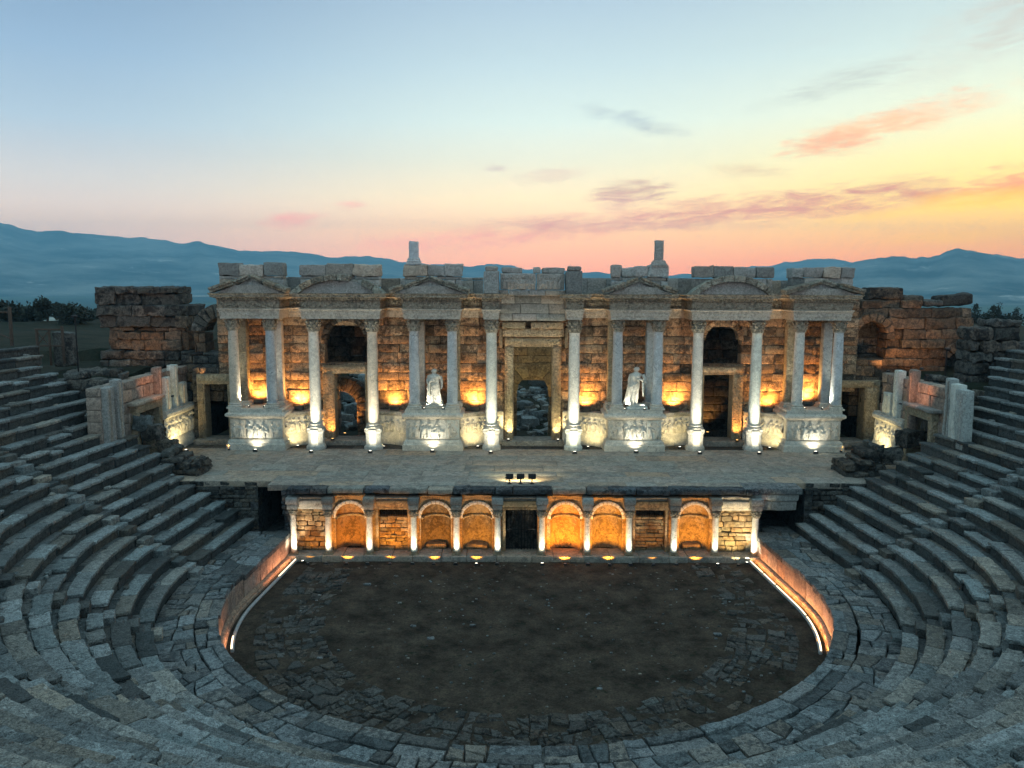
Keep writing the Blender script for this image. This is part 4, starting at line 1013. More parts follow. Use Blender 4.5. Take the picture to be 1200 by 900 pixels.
mb = MB(); masonry(mb, (X(585, YW-1), YW-1.0), (1, 0), (0, 1), X(663, YW-1)-X(585, YW-1), Z(376, YW-1), Z(346, YW-1), .95, hs=(.42, .6), ls=(1.0, 2.0), e=.02, amp=.012, bulge=.03)
mb.build('door_wall', M['grey'], sw)
# stumps on the attic
zt_ = Z(310.5, YA)
t_ = thing('column_stump', 'broken round grey column stump standing on the attic', 'column stump', (X(485, YA+.3, 300), YA+.3, Z(310.5, YA)))
mb = MB(); x_, y_, z_ = origin(t_); mb.box((x_-.42, y_-.42, z_), (x_+.42, y_+.42, z_+.12)); mb.lathe([(.40, z_+.12), (.43, z_+.2), (.36, z_+.28), (.38, z_+.34), (.31, z_+.4)], x_, y_, 20, .5, .006); mb.build('base', M['blue_marble'], t_)
mb = MB(); mb.lathe([(.30, z_+.4), (.285, z_+.5), (.28, Z(284, YA)-.02), (.25, Z(283, YA))], x_, y_, 24, .6, .015); mb.build('shaft', M['blue_marble'], t_)
t_ = thing('pillar_stump', 'broken squared grey pillar stump standing on the attic', 'pillar stump', (X(772, YA+.3, 300), YA+.3, Z(312.5, YA)))
mb = MB(); x_, y_, z_ = origin(t_); mb.sweep([(x_-.28, y_-.28), (x_+.28, y_-.28), (x_+.28, y_+.28), (x_-.28, y_+.28)], [(.2, z_), (.2, z_+.12), (.10, z_+.2), (.08, z_+.3), (0, z_+.40), (-.05, z_+.40)], closed=True, step=9, amp=.01); mb.build('base', M['grey'], t_)
mb = MB(); mb.block((x_-.24, y_-.24, z_+.36), (x_+.24, y_+.24, Z(281, YA)), e=.04, amp=.02, step=.3); mb.build('shaft', M['grey'], t_)

# ---- doors of the stage wall
def door_frame(label, o, jw, lint, proud, crown=0, mat='cream', parent_mat=None, sill=.28, gloss=None):
    """o = (x0,x1,z0,z1) opening on the wall plane"""
    x0_, x1_, z0_, z1_ = o; y0 = YW - proud
    t = thing('doorway', label, 'doorway', ((x0_+x1_)/2, YW, SZ), 'doorways of the stage wall')
    for sx, a, b in ((-1, x0_-jw, x0_), (1, x1_, x1_+jw)):
        mb = MB(); mb.block((a, y0, SZ+sill), (b, YW+.75, z1_+(0 if sx else 0)), e=.03, amp=.012, step=.25)
        c_ = a+jw*.25 if sx < 0 else a+jw*.1; mb.block((c_, y0-.05, SZ+sill), (c_+jw*.65, y0+.1, z1_), e=.02, amp=.01, step=.3)
        mb.build('jamb', M[mat], t)
    mb = MB(); mb.block((x0_-jw, y0, z1_+.004), (x1_+jw, YW+.75, z1_+lint), e=.03, amp=.015, step=.25); mb.block((x0_-jw*.8, y0-.05, z1_+lint*.3), (x1_+jw*.8, y0+.1, z1_+lint*.9), e=.02, amp=.01, step=.3); mb.build('lintel', M[mat], t)
    mb = MB(); mb.block((x0_-jw*1.3, y0-.55, SZ-.05), (x1_+jw*1.3, YW+.8, SZ+sill), e=.03, amp=.015, step=.4); mb.build('threshold', M['stage'], t)
    return t
dt = door_frame('tall main doorway with carved cream frame, the archway visible through it', dm, X(602, YW)-X(591.5, YW), Z(395, YW)-Z(406, YW), .3)
xa, xb = X(588, YW), X(661, YW)
mb = MB(); mb.block((xa+.05, YW-.5, Z(394, YW)), (xb-.05, YW-.05, Z(385, YW)), e=.03, amp=.012, step=.25); mb.build('crown_moulding', M['cream'], dt)
for a, b in ((588.5, 615), (622, 659)):
    mb = MB(); mb.block((X(a, YW), YW-.7, Z(384.5, YW)), (X(b, YW), YW-.05, Z(377, YW)), e=.04, amp=.02, step=.2); mb.build('crown_block', M['cream'], dt)
for a in (585, 661.5):
    mb = MB(); f = frame_fn((X(a, YW), YW-.42, 0), (1, 0, 0), (0, 1, 0), (0, 0, 1)); mb.block((0, 0, Z(407, YW)), (.2, .35, Z(384, YW)), e=.05, amp=.01, step=.15, fn=f); mb.build('console', M['cream'], dt)
door_frame('dark doorway with worn jambs under the ragged left arch, rubble seen through it', dl, .72, .5, .25)
door_frame('dark doorway under the tall arched opening, a glowing lamp inside', dr, .62, .5, .25)
ol = (X(239.5, YW), X(266.5, YW), SZ, Z(451, YW)); orr_ = (X(987, YW), X(1014, YW), SZ, Z(452.5, YW))
door_frame('black end doorway beside the end podium on the darker side', ol, .45, .62, .28)
door_frame('black end doorway beside the end podium below the blind arch', orr_, .9, .45, .28)
# end stretches of wall round those doors, with passages behind, their darkness partly put into the stone colour
for a, b, h, mat, zt2, lab in ((224, 257, ol, 'rock', 432, 'patched ruin wall over the end doorway on the darker side'), (1003, 1034, orr_, 'rust', 420, 'patched ruin wall over the end doorway below the blind arch')):
    x0_, x1_ = (X(a, YW), WX0) if a < 600 else (WX1, X(b, YW))
    mb = MB(); masonry(mb, (x0_, YW), (1, 0), (0, 1), x1_-x0_, SZ-.2, Z(zt2, YW), .7, hs=(.45, .65), ls=(.6, 1.2), e=.05, amp=.04, holes=((h[0]-x0_-.02, h[1]-x0_+.02, 3, h[3]+.4),)); tag(mb.build('end_wall', M[mat]), lab, 'wall')
    xa, xb = h[0]-.6, h[1]+.6; mb = MB(); mb.box((xa-.3, YW+.78, SZ-.2), (xa, YW+10, h[3]+.6)); mb.box((xb, YW+.78, SZ-.2), (xb+.3, YW+10, h[3]+.6)); mb.box((xa, YW+9.7, SZ-.2), (xb, YW+10, h[3]+.6)); mb.box((xa-.3, YW+.78, h[3]+.6), (xb+.3, YW+10, h[3]+.9))
    tag(mb.build('passage_wall', M['dark_edge']), lab.replace('patched ruin wall over', 'dark passage behind'), 'passage')

# ---- podia with carved panels
PZ = 6.04
pod = {}
for nme, pa, pb_, ra_, rb_, lab in (('A', 267, 328, 285, 312, 'carved podium at the end of the darker side, its middle panel lit'), ('C', 475, 538, 491, 523, 'carved podium beneath the headed statue, beside the left of the main doorway'),
                              ('E', 714, 777, 732, 760, 'carved podium beneath the veiled statue with pleated skirt'), ('G', 926, 989, 942, 971, 'carved podium at the end nearest the peaked mountain, its middle panel lit')):
    x0_, x1_ = X(pa, YF+.1), X(pb_, YF+.1); yf = YF + .1
    t = thing('podium', lab, 'podium', ((x0_+x1_)/2, yf, SZ), 'carved podia under the column pairs'); pod[nme] = (t, x0_, x1_, yf)
    P = [(x0_, YW), (x0_, yf), (x1_, yf), (x1_, YW)]
    mb = MB(); mb.sweep(P, [(.22, SZ-.05), (.22, SZ+.34), (.15, SZ+.40), (.15, SZ+.5), (.06, SZ+.62), (0, SZ+.66), (-.4, SZ+.66)], amp=.012); mb.build('plinth', M['marble'], t)
    mb = MB(); mb.sweep(P, [(-.03, SZ+.6), (-.03, 5.45), (-.4, 5.45)], amp=.008)
    for a, b in ((x0_, X(ra_, yf)), (X(rb_, yf), x1_)):
        mb.block((a, yf-.06, SZ+.68), (b, yf+.2, 5.42), e=.02, amp=.01, step=.2); relief(mb, (a+.06, yf-.065, SZ+.75), (1, 0, 0), (0, 0, 1), (0, -1, 0), b-a-.12, 1.0, int(pa)+int(a*10) % 7, .09)
    mb.build('die', M['marble'], t)
    mb = MB(); relief(mb, (X(ra_, yf)+.02, yf-.03, SZ+.7), (1, 0, 0), (0, 0, 1), (0, -1, 0), X(rb_, yf)-X(ra_, yf)-.04, 1.12, int(pa), .15, tone=.6); mb.build('relief_panel', M['marble'], t)
    mb = MB(); mb.sweep(P, [(-.05, 5.40), (.03, 5.43), (.06, 5.52), (.16, 5.56), (.24, 5.62), (.24, 5.74), (.17, 5.80), (.06, 5.83), (.06, PZ-.01), (-.05, PZ), (-.4, PZ)], amp=.018)
    mb.block((x0_+.02, yf+.05, PZ-.3), (x1_-.02, YW-.01, PZ-.006), e=.02, amp=.015, step=.4); mb.build('cornice', M['marble'], t)

# ---- curved socle walls with friezes between podia and doors
def exedra(label, xp, xd, seed, mat='marble'):
    yp, yw_ = YF+.75, YW-.14; a = xd-xp; b = yw_-yp; n_ = 14
    pts = [(xd - a*math.cos(q), yp + b*math.sin(q)) for q in np.linspace(0, math.pi/2, n_)]
    if xp > xd: pts = pts[::-1]
    t = thing('curved_socle', label, 'carved socle', ((xp+xd)/2, yw_, SZ), 'curved carved socles of the stage wall')
    mb = MB(); mb.sweep(pts, [(.12, SZ-.05), (.12, SZ+.3), (.05, SZ+.45), (0, SZ+.75), (-.12, SZ+.75)], amp=.015, tone=.5); mb.build('base', M[mat], t)
    mb = MB(); cum = np.concatenate([[0], np.cumsum([math.dist(pts[i], pts[i+1]) for i in range(n_-1)])]); PX = np.array(pts)
    def cf(U, W, Hh):
        xx = np.interp(U, cum, PX[:, 0]); yy = np.interp(U, cum, PX[:, 1]); x2 = np.interp(U+.05, cum, PX[:, 0]); y2 = np.interp(U+.05, cum, PX[:, 1]); x1 = np.interp(U-.05, cum, PX[:, 0]); y1 = np.interp(U-.05, cum, PX[:, 1])
        dx, dy = x2-x1, y2-y1; l = np.hypot(dx, dy)+1e-9
        return np.stack([xx + dy/l*Hh, yy - dx/l*Hh, SZ+.74+W], -1)
    relief(mb, None, None, None, None, cum[-1], 5.35-SZ-.74, seed, .15, curve=cf); mb.build('frieze', M[mat], t)
    mb = MB(); mb.sweep(pts, [(-.1, 5.34), (.04, 5.36), (.12, 5.46), (.12, 5.62), (.0, 5.66), (-.35, 5.66)], amp=.02)
    mb.build('ledge', M['grey'], t)
A0, A1 = pod['A'][1:3]; C0, C1 = pod['C'][1:3]; E0, E1 = pod['E'][1:3]; G0, G1 = pod['G'][1:3]
exedra('curved carved socle between the darker end podium and the left side door', A1, X(382, YW), 31)
exedra('curved carved socle between the left side door and the podium of the headed statue', C0, X(441, YW), 32)
exedra('curved carved socle between the headed statue podium and the main doorway', C1, X(590, YW), 33)
exedra('curved carved socle between the main doorway and the veiled statue podium', E0, X(660, YW), 34)
exedra('curved carved socle between the veiled statue podium and the right side door', E1, X(815, YW), 35)
exedra('curved carved socle between the right side door and the last podium', G0, X(873, YW), 36)

# ---- columns
COLG = 'columns of the stage wall'
def column(name, label, x, y, z0, ztop, rad, smat, cmat, ped=0., square=False, group=COLG):
    t = thing(name, label, 'column' if not square else 'pillar', (x, y, z0), group)
    column_parts(t, ztop - z0, rad, M[smat], M[cmat], ped=ped, square=square); return t
yr = 10.55
for px, sm, lab in ((274.5, 'marble', 'veined column at the outer front corner of the darker end podium'), (318, 'blue_marble', 'grey column at the inner front corner of the darker end podium'),
                (485.5, 'blue_marble', 'grey column to the left of the headed statue'), (530, 'blue_marble', 'grey column to the right of the headed statue, pale capital'),
                (723.5, 'blue_marble', 'blue grey column to the left of the veiled statue'), (770.5, 'blue_marble', 'blue grey column to the right of the veiled statue'),
                (935.5, 'marble', 'cracked column at the inner front corner of the last podium'), (981, 'blue_marble', 'bluish column at the outer front corner of the last podium, lit from below')):
    column('column', lab, X(px, YC, 430), YC, PZ, za, .315, sm, 'marble')
for px, lab in ((369, 'free standing column left of the ragged side door'), (437, 'free standing column right of the ragged side door'), (816.5, 'free standing column left of the door with a lamp inside'), (885, 'free standing column right of the door with a lamp inside')):
    column('column', lab, X(px, YC, 450), YC, SZ, za, .335, 'marble', 'marble', ped=1.2)
for px, lab in ((576, 'tall column on an octagonal pedestal left of the main doorway'), (672.5, 'tall column on an octagonal pedestal right of the main doorway')):
    column('column', lab, X(px, YC, 450), YC, SZ, za, .345, 'marble', 'marble', ped=1.2)
for px, sm, lab in ((286, 'cream', 'beige square pillar behind the outer column of the darker end podium'), (327, 'blue_marble', 'square pillar behind the inner column of the darker end podium'), (493, 'blue_marble', 'slim pillar in shadow behind the column left of the headed statue'),
                (534, 'cream', 'pillar hidden behind the column right of the headed statue'), (717, 'cream', 'beige pillar behind the column left of the veiled statue'), (761.5, 'blue_marble', 'pillar behind the column right of the veiled statue'),
                (925, 'cream', 'beige pillar behind the inner column of the last podium'), (967, 'blue_marble', 'pillar behind the outer column of the last podium')):
    column('pillar', lab, X(px, yr, 430), yr, PZ, zf-.2, .27, sm, 'marble', square=True)

# ---- statues
def statue(label, x, y, z0, hgt, flare, turn, veil):
    t = thing('statue', label, 'statue', (x, y, z0), 'marble statues between the columns')
    mb = MB(); mb.block((x-.62, y-.45, z0), (x+.62, y+.45, z0+.16), e=.03, amp=.01, step=.3); mb.block((x-.5, y-.36, z0+.15), (x+.5, y+.36, z0+.30), e=.03, amp=.01, step=.3); mb.build('plinth', M['marble'], t)
    zb = z0+.30; Hs = hgt-.30
    # draped body: one loft of folded rings from hem to neck, continued by the head
    prof = [(0, .27, .21), (.03, .275, .215), (.12, .25, .20), (.30, .225, .18), (.45, .215, .175), (.54, .21, .17), (.60, .19, .15), (.68, .20, .16), (.76, .225, .165), (.815, .215, .14), (.845, .12, .10), (.86, .07, .075), (.88, .065, .07), (.895, .085, .095), (.93, .098, .112), (.965, .088, .10), (.99, .05, .06), (1.0, .012, .012)]
    na = 44; V = []; zs = np.linspace(0, 1, 70); px_ = [p[0] for p in prof]
    for q in zs:
        rx, ry = np.interp(q, px_, [p[1] for p in prof]), np.interp(q, px_, [p[2] for p in prof]); sc_ = Hs/1.0*.84
        lean = flare*(1-q)**1.8*.20 - .05*math.sin(q*3.1)
        for j in range(na):
            a = 2*math.pi*j/na
            fold = 0
            if q < .56: fold = .10*math.sin(11*a + 2.2*math.sin(q*5) + turn)*(1-q*.9) + .05*math.sin(19*a - q*6)
            elif q < .83: fold = .07*math.sin(7*a + q*26 + turn) + .035*math.sin(15*a+q*40)
            elif q > .89 and veil: fold = .06*math.sin(6*a) + (.22 if math.sin(a) > -.3 else .0)
            elif q > .9 and math.sin(a) > -.1: fold = .06*math.sin(9*a+q*60) + .08      # curled hair at the back and sides
            k = 1+fold
            # mantle edge crossing the body diagonally
            if .38 < q < .74:
                d_ = math.sin(a+1.2)*.10 + .56 - q
                k += .10*math.exp(-(d_/.02)**2) + (.05 if d_ > 0 else 0)
            yy = y + ry*k*sc_*math.sin(a); xx = x + lean*sc_ + rx*k*sc_*math.cos(a)*(.82 if veil else .95)
            if .90 < q < .985 and math.sin(a) < -.5:      # face: nose, brow, chin towards -y
                m_ = math.exp(-(math.cos(a)/.16)**2); yy -= .028*sc_*m_*math.exp(-((q-.932)/.014)**2)*1.2; yy -= .012*sc_*m_*math.exp(-((q-.905)/.010)**2); yy += .014*sc_*math.exp(-((abs(math.cos(a))-.36)/.16)**2)*math.exp(-((q-.948)/.008)**2)
            V.append((xx, yy, zb+q*Hs))
    n_ = len(zs); F = [(i*na+j, i*na+(j+1) % na, (i+1)*na+(j+1) % na, (i+1)*na+j) for i in range(n_-1) for j in range(na)] + [tuple(range(na))[::-1], tuple((n_-1)*na+j for j in range(na))]
    mb = MB(); mb.add(V, F, .75, .006)
    s_ = Hs
    sx = turn and 1 or -1
    # arms: one raised across the breast, one hanging and holding the cloth
    mb.tube([(x+sx*.165*s_, y-.01*s_, zb+.79*s_), (x+sx*.205*s_, y-.05*s_, zb+.66*s_), (x+sx*.19*s_, y-.12*s_, zb+.60*s_), (x+sx*.13*s_, y-.20*s_, zb+.645*s_), (x+sx*.05*s_, y-.215*s_, zb+.70*s_)], [.05*s_, .045*s_, .04*s_, .034*s_, .025*s_], 10, .75, .004)
    mb.tube([(x-sx*.165*s_, y, zb+.79*s_), (x-sx*.205*s_, y-.01*s_, zb+.65*s_), (x-sx*.21*s_, y-.05*s_, zb+.52*s_), (x-sx*.195*s_, y-.10*s_, zb+.43*s_)], [.048*s_, .042*s_, .035*s_, .024*s_], 10, .75, .004)
    for k in range(4): mb.tube([(x+sx*(.05-.012*k)*s_, y-.215*s_, zb+(.70-.012*k)*s_), (x+sx*(.0-.012*k)*s_, y-.225*s_, zb+(.725-.014*k)*s_)], [.013*s_, .009*s_], 6, .75)
    mb.tube([(x+sx*.15*s_, y-.16*s_, zb+.6*s_), (x+sx*.15*s_, y-.17*s_, zb+.4*s_), (x+sx*.16*s_, y-.15*s_, zb+.22*s_)], [.035*s_, .032*s_, .015*s_], 8, .7, .006)
    mb.build('figure', M['marble'], t, sharp=70)
statue('white marble statue of a curly headed figure in a diagonal mantle', X(509.5, 9.55, 455), 9.55, PZ, Z(432.5, 9.55)-PZ, .0, 0, False)
statue('white marble statue of a veiled woman with skirt flaring to one side', X(746, 9.55, 455), 9.55, PZ, Z(429.5, 9.55)-PZ, -1.0, 1.3, True)

# ---- lamps of the stage wall
for i, (px, y, lab) in enumerate(((304, YW-.45, 'orange wall washer between the two columns of the darker end podium'), (351, YW-.42, 'orange wall washer right of the darker end podium'), (463, YW-.42, 'orange wall washer between ragged side door and headed statue'), (557, YW-.42, 'orange wall washer between the headed statue and the main doorway'),
                      (687, YW-.42, 'orange wall washer between the main doorway and the veiled statue'), (790, YW-.42, 'orange wall washer right of the veiled statue columns'), (900, YW-.42, 'orange wall washer left of the last podium'), (946, YW-.45, 'orange wall washer between the two columns of the last podium'))):
    z_ = PZ+.02 if i in (0, 7) else 5.68
    x_ = X(px, YW)
    floor_lamp((x_, y, z_), (x_, YW+.12, z_+1.25), lab, 84, 'o', 155, .26, 'orange wall washers', lens=False, blend=.9)
for px, lab in ((369, 'floor lamp at the pedestal left of the ragged side door'), (437, 'floor lamp at the pedestal right of the ragged side door'), (576, 'floor lamp at the pedestal left of the main doorway'), (672.5, 'floor lamp at the pedestal right of the main doorway'),
                (816.5, 'floor lamp at the pedestal left of the door with a lamp inside'), (885, 'floor lamp at the pedestal right of the door with a lamp inside')):
    x_ = X(px, YC, 450); lt = floor_lamp((x_, YC-1.35, SZ+.01), (x_, YC-.05, SZ+2.2), lab, 24, 'w', 120, .12, lift=.10, blend=1.0); spot(lt, (x_, YC-1.35, SZ+.26), (x_, YC-.1, SZ+4.0), 105, 'w', 46, .9)
for nme, px, lab in (('A', 299, 'floor lamp lighting the panel of the darker end podium'), ('C', 507, 'floor lamp lighting the panel under the headed statue'), ('E', 746, 'floor lamp lighting the panel under the veiled statue'), ('G', 957, 'floor lamp lighting the panel of the last podium')):
    x_ = X(px, YF); floor_lamp((x_, YF-.62, SZ+.01), (x_, YF+.1, SZ+1.15), lab, 10, 'w', 120, .13, lift=.05, blend=1.0)
for px, y, tx, lab, p in ((349, 9.6, 343, 'floor lamp before the curved socle right of the darker end podium', 55), (449, 9.5, 458, 'floor lamp before the curved socle left of the headed statue', 55), (560, 9.6, 553, 'floor lamp before the curved socle right of the headed statue', 60),
                    (689, 9.6, 697, 'floor lamp before the curved socle left of the veiled statue', 60), (797, 9.6, 790, 'floor lamp before the curved socle right of the veiled statue', 55), (902, 9.5, 912, 'floor lamp before the curved socle left of the last podium', 55)):
    x_ = X(px, y, 520); floor_lamp((x_, y, SZ), (X(tx, 10.7), 10.7, SZ+1.5), lab, p*.26, 'y', 130, .11, lift=.05, blend=1.0)
for px, tx, lab in ((290, 276.5, 'small lamp lighting the outer column of the darker end podium'), (308, 317, 'small lamp lighting the inner column of the darker end podium'), (946, 937, 'small lamp lighting the inner column of the last podium'), (966, 980, 'small lamp lighting the outer column of the last podium')):
    x_ = X(px, 9.5); floor_lamp((x_, 9.45, PZ), (X(tx, YC), YC, PZ+1.5), lab, 40, 'w', 70, .09, lift=.05)
for px, tx, lab in ((496, 508, 'small lamp at the left foot of the headed statue'), (519, 510, 'small lamp at the right foot of the headed statue'), (733, 744, 'small lamp at the left foot of the veiled statue'), (757, 747, 'small lamp at the right foot of the veiled statue')):
    x_ = X(px, 9.0); floor_lamp((x_, 8.98, PZ), (X(tx, 9.5), 9.5, PZ+1.1), lab, 7.5, 'w', 75, .08, lift=.05)
for px, tx, lab in ((596, 597, 'orange lamp at the left jamb foot of the main doorway'), (655, 652, 'orange lamp at the right jamb foot of the main doorway'), (388, 387, 'orange lamp at the jamb foot of the ragged side door'), (867, 866, 'orange lamp at the jamb foot of the door with a lamp inside')):
    x_ = X(px, YW-.75); floor_lamp((x_, YW-.85, SZ+.29), (X(tx, YW), YW-.3, SZ+1.7), lab, 42, 'o' if px in (388, 867) else 'y', 85, .1, lift=.05)
floor_lamp((X(833, YW+3), YW+3.2, SZ), (X(832, YW+4), YW+4.15, SZ+1.5), 'orange lamp glowing inside the doorway on the lit passage wall', 22, 'o', 75, .12)
floor_lamp((X(404, YW+3), YW+2.4, SZ), (X(418, YW+4), YW+4.1, SZ+3.2), 'orange lamp hidden in the passage behind the ragged side door', 90, 'o', 100, .12)
floor_lamp((X(264, YF-.2), YF-.1, SZ), (X(229, YW), YW-.2, SZ+2.0), 'floor lamp beside the plinth lighting the darker end doorway', 26, 'o', 70, .1)
floor_lamp((axc, YW+1.6, SZ+.05), (axc, yi, Z(415, yi)), 'lamp behind the main threshold lighting the archway', 40, 'y', 70, .1, lens=False)
# fill of the wide door frames and end doorways comes from these four washers set on the stage floor
for px, tx, lab in ((990, 1024, 'floor lamp lighting the end doorway below the blind arch'),):
    floor_lamp((X(px, YF), YF-.1, SZ), (X(tx, YW), YW-.2, SZ+2.0), lab, 26, 'o', 70, .1)
# three black floodlights on the stage edge shining back over the floor
for px, lab in ((597, 'black floodlight on the stage edge, leftmost of the three'), (610, 'black floodlight on the stage edge, middle of the three'), (623.5, 'black floodlight on the stage edge, rightmost of the three')):
    x_ = X(px, .95, 570); t = thing('floodlight', lab, 'floodlight', (x_, .95, SZ), 'black floodlights on the stage edge')
    mb = MB(); f = frame_fn((x_, .95, SZ+.28), (1, 0, 0), (0, .87, -.5), (0, .5, .87)); mb.block((-.19, -.12, -.02), (.19, .14, .2), e=.02, amp=0, step=9, fn=f)
    for k in range(5): mb.box((-.17+.08*k, -.17, 0), (-.15+.08*k, -.12, .18), fn=f)
    mb.build('housing', M['iron'], t)
    mb = MB(); mb.tube([(x_, .95, SZ), (x_, .95, SZ+.26)], .03, 8); mb.box((x_-.1, .85, SZ-.01), (x_+.1, 1.05, SZ+.03)); mb.build('stand', M['iron'], t)
    mb = MB(); mb.box((-.16, .14, 0), (.16, .152, .18), fn=f); mb.build('lens', M['glow_white'], t)
    spot(t, (x_, 1.14, SZ+.33), (x_+.2, 3.6, SZ-.1), 50, 'y', 140, .9, .1)

# ================================================================== PROSCENIUM (front of the stage)
CP = [344, 385, 433, 485, 535, 583, 635, 688, 737, 790, 838, 885]
CX = [X(p, 0, 625) for p in CP]; ZL = .30; ZCAP = Z(597, 0); YB = .42
pw = thing('proscenium', 'low arcaded stage front of niches, windows and one barred gate', 'stage front', ((CX[0]+CX[-1])/2, .4, 0))
mb = MB(); x = CX[0]-.3
for l in lengths(CX[-1]-CX[0]+.55, .9, 2.0): mb.block((x+.006, -.36+rng.uniform(-.02, .02), -.1), (x+l-.006, 1.0, ZL+rng.uniform(-.015, .01)), e=.03, amp=.015, step=.3); x += l
mb.build('ledge', M['stage'], pw)
zs = Z(607.5, YB); ztop = Z(589, YB)+.05
kinds = ['rubble', 'niche', 'window', 'niche', 'niche', 'gate', 'niche', 'niche', 'window', 'niche', 'rubble']
for i, k in enumerate(kinds):
    x0_, x1_ = CX[i], CX[i+1]; xc = (x0_+x1_)/2 + (.06 if i in (6, 9) else 0); wbay = x1_-x0_
    if k == 'niche':
        a = .74
        mb = MB(); arch_panel(mb, x0_-.02, x1_+.02, ZL-.02, ztop+.06, xc, a, zs, YB, .14); mb.build('niche_front', M['pros'], pw)
        mb = MB(); nth = 26; V = []; rows = [ZL-.02, ZL+.45, .95, 1.45, zs-.06]
        for z_ in rows:
            for j in range(nth+1):
                q = math.pi*j/nth; V.append((xc-a*math.cos(q), YB+.13+a*.95*math.sin(q), z_))
        nr = 8
        for r_ in range(1, nr+1):       # fluted half dome
            ph = R(90)*r_/nr*.985
            for j in range(nth+1):
                q = math.pi*j/nth; fl = 1 - .05*abs(math.sin(q*6.5))*math.sin(ph*1.6)
                rr = a*math.cos(ph)*fl; V.append((xc-rr*math.cos(q), YB+.13+rr*.95*math.sin(q), zs+a*math.sin(ph)*fl))
        nn_ = len(rows)+nr; F = [(p*(nth+1)+j, p*(nth+1)+j+1, (p+1)*(nth+1)+j+1, (p+1)*(nth+1)+j) for p in range(nn_-1) for j in range(nth)]
        mb.add(V, F, rng.random(), .02)
        mb.build('niche_hollow', M['pros'], pw, sharp=60)
        mb = MB(); arch_ring(mb, xc, zs, a-.01, a+.15, YB-.09, YB+.1, 12, e=.02, amp=.006, tone=.75); mb.build('archivolt', M['marble'], pw)
        mb = MB(); P = [(xc-(a-.02)*math.cos(q), YB+.13+(a-.02)*.95*math.sin(q)) for q in np.linspace(0, math.pi, 17)]; mb.sweep(P, [(-.03, zs-.13), (.04, zs-.11), (.06, zs-.03), (.04, zs), (-.03, zs)], amp=.004, step=9, tone=.7); mb.build('springing_band', M['cream'], pw)
        
        if i in (3, 4, 9):
            mb = MB(); mb.block((xc-.5+rng.uniform(-.1, .1), YB+.35, ZL-.02), (xc+.45, YB+.95, ZL+rng.uniform(.15, .32)), e=.06, amp=.06, step=.14); mb.build('niche_block', M['pros'], pw)
    elif k == 'rubble':
        mb = MB(); masonry(mb, (x0_-.02, YB+.1), (1, 0), (0, 1), wbay+.04, ZL-.02, Z(595, YB), .5, hs=(.16, .32), ls=(.25, .6), e=.04, amp=.035, bulge=.03, step=.14); mb.build('rubble_bay', M['pros'], pw)
    elif k == 'window':
        zw = Z(607, YB); zt2 = Z(597.5, YB)
        for a_, b_ in ((x0_, x0_+.38), (x1_-.36, x1_)):
            mb = MB(); mb.block((a_, YB, ZL-.02), (b_, YB+.5, zt2), e=.02, amp=.012, step=.25); mb.build('jamb', M['pros'], pw)
        mb = MB(); masonry(mb, (x0_+.36, YB+.22), (1, 0), (0, 1), wbay-.7, ZL-.02, zw, .4, hs=(.14, .24), ls=(.3, .8), e=.03, amp=.025, bulge=.025, step=.15); mb.build('blocking_wall', M['pros'], pw)
        mb = MB(); [mb.tube([(q, YB+.3, zw-.05), (q, YB+.3, zt2+.05)], .012, 6) for q in np.arange(x0_+.5, x1_-.4, .12)]; mb.build('window_bars', M['iron'], pw)
    elif k == 'gate':
        zt2 = Z(597, YB)
        for a_, b_ in ((x0_, X(593, YB)), (X(631, YB), x1_)):
            mb = MB(); mb.block((a_, YB, ZL-.02), (b_, YB+.5, zt2), e=.02, amp=.012, step=.25); mb.build('jamb', M['pros'], pw)
        mb = MB(); g0, g1 = X(593, YB)+.02, X(631, YB)-.02
        for q in np.linspace(g0, g1, 11): mb.tube([(q, YB+.3, ZL), (q, YB+.3, zt2)], .016, 6)
        for z_ in (ZL+.08, 1.35, zt2-.06): mb.box((g0, YB+.28, z_-.02), (g1, YB+.32, z_+.02))
        mb.box(((g0+g1)/2-.03, YB+.27, ZL), ((g0+g1)/2+.03, YB+.33, zt2)); mb.build('gate', M['iron'], pw)
    if k != 'niche':
        mb = MB(); z0_ = Z(597, YB); mb.block((x0_+.02, YB-.1, z0_), (x1_-.02, YB+.5, z0_+.16), e=.015, amp=.01, step=.3); mb.block((x0_+.02, YB-.15, z0_+.155), (x1_-.02, YB+.5, ztop+.04), e=.015, amp=.012, step=.3); mb.build('architrave', M['marble'] if k == 'rubble' else M['pros'], pw)
    # cornice of the bay with dentils, weathered to different heights
    zc0 = ztop + .04; hc = [.22, .34, .2, .32, .36, .22, .34, .28, .26, .26, .3][i]
    mb = MB(); mb.sweep([(x0_+.2, YB), (x1_-.2, YB)], [(-.5, zc0), (.02, zc0), (.05, zc0+.12), (.09, zc0+.13), (.16, zc0+hc-.08), (.2, zc0+hc-.05), (.18, zc0+hc), (-.4, zc0+hc)], amp=.03, step=.12)
    q = x0_+.26
    while q < x1_-.3: mb.box((q, YB-.13, zc0+.12), (q+.06, YB-.02, zc0+.2)); q += .12
    mb.build('cornice', M['pros'] if k == 'niche' else M['grey'], pw)
mb = MB(); mb.box((CX[0], 1.42, -.1), (CX[-1], 1.6, 3.2)); mb.build('back_wall', M['rock'], pw)
PLAB = ['slim short column at the end of the stage front beside the black passage, brightly lit', 'short column between rubble bay and first shell niche on the darker side', 'short column between first shell niche and first window bay', 'short column between first window bay and second shell niche',
        'short column between the two adjoining shell niches left of the gate', 'short column just left of the barred gate', 'short column just right of the barred gate', 'short column between the two adjoining shell niches right of the gate',
        'short column between shell niche and second window bay', 'short column between second window bay and last shell niche', 'short column between last shell niche and the bright rubble bay', 'short column at the end of the stage front by the beamed passage']
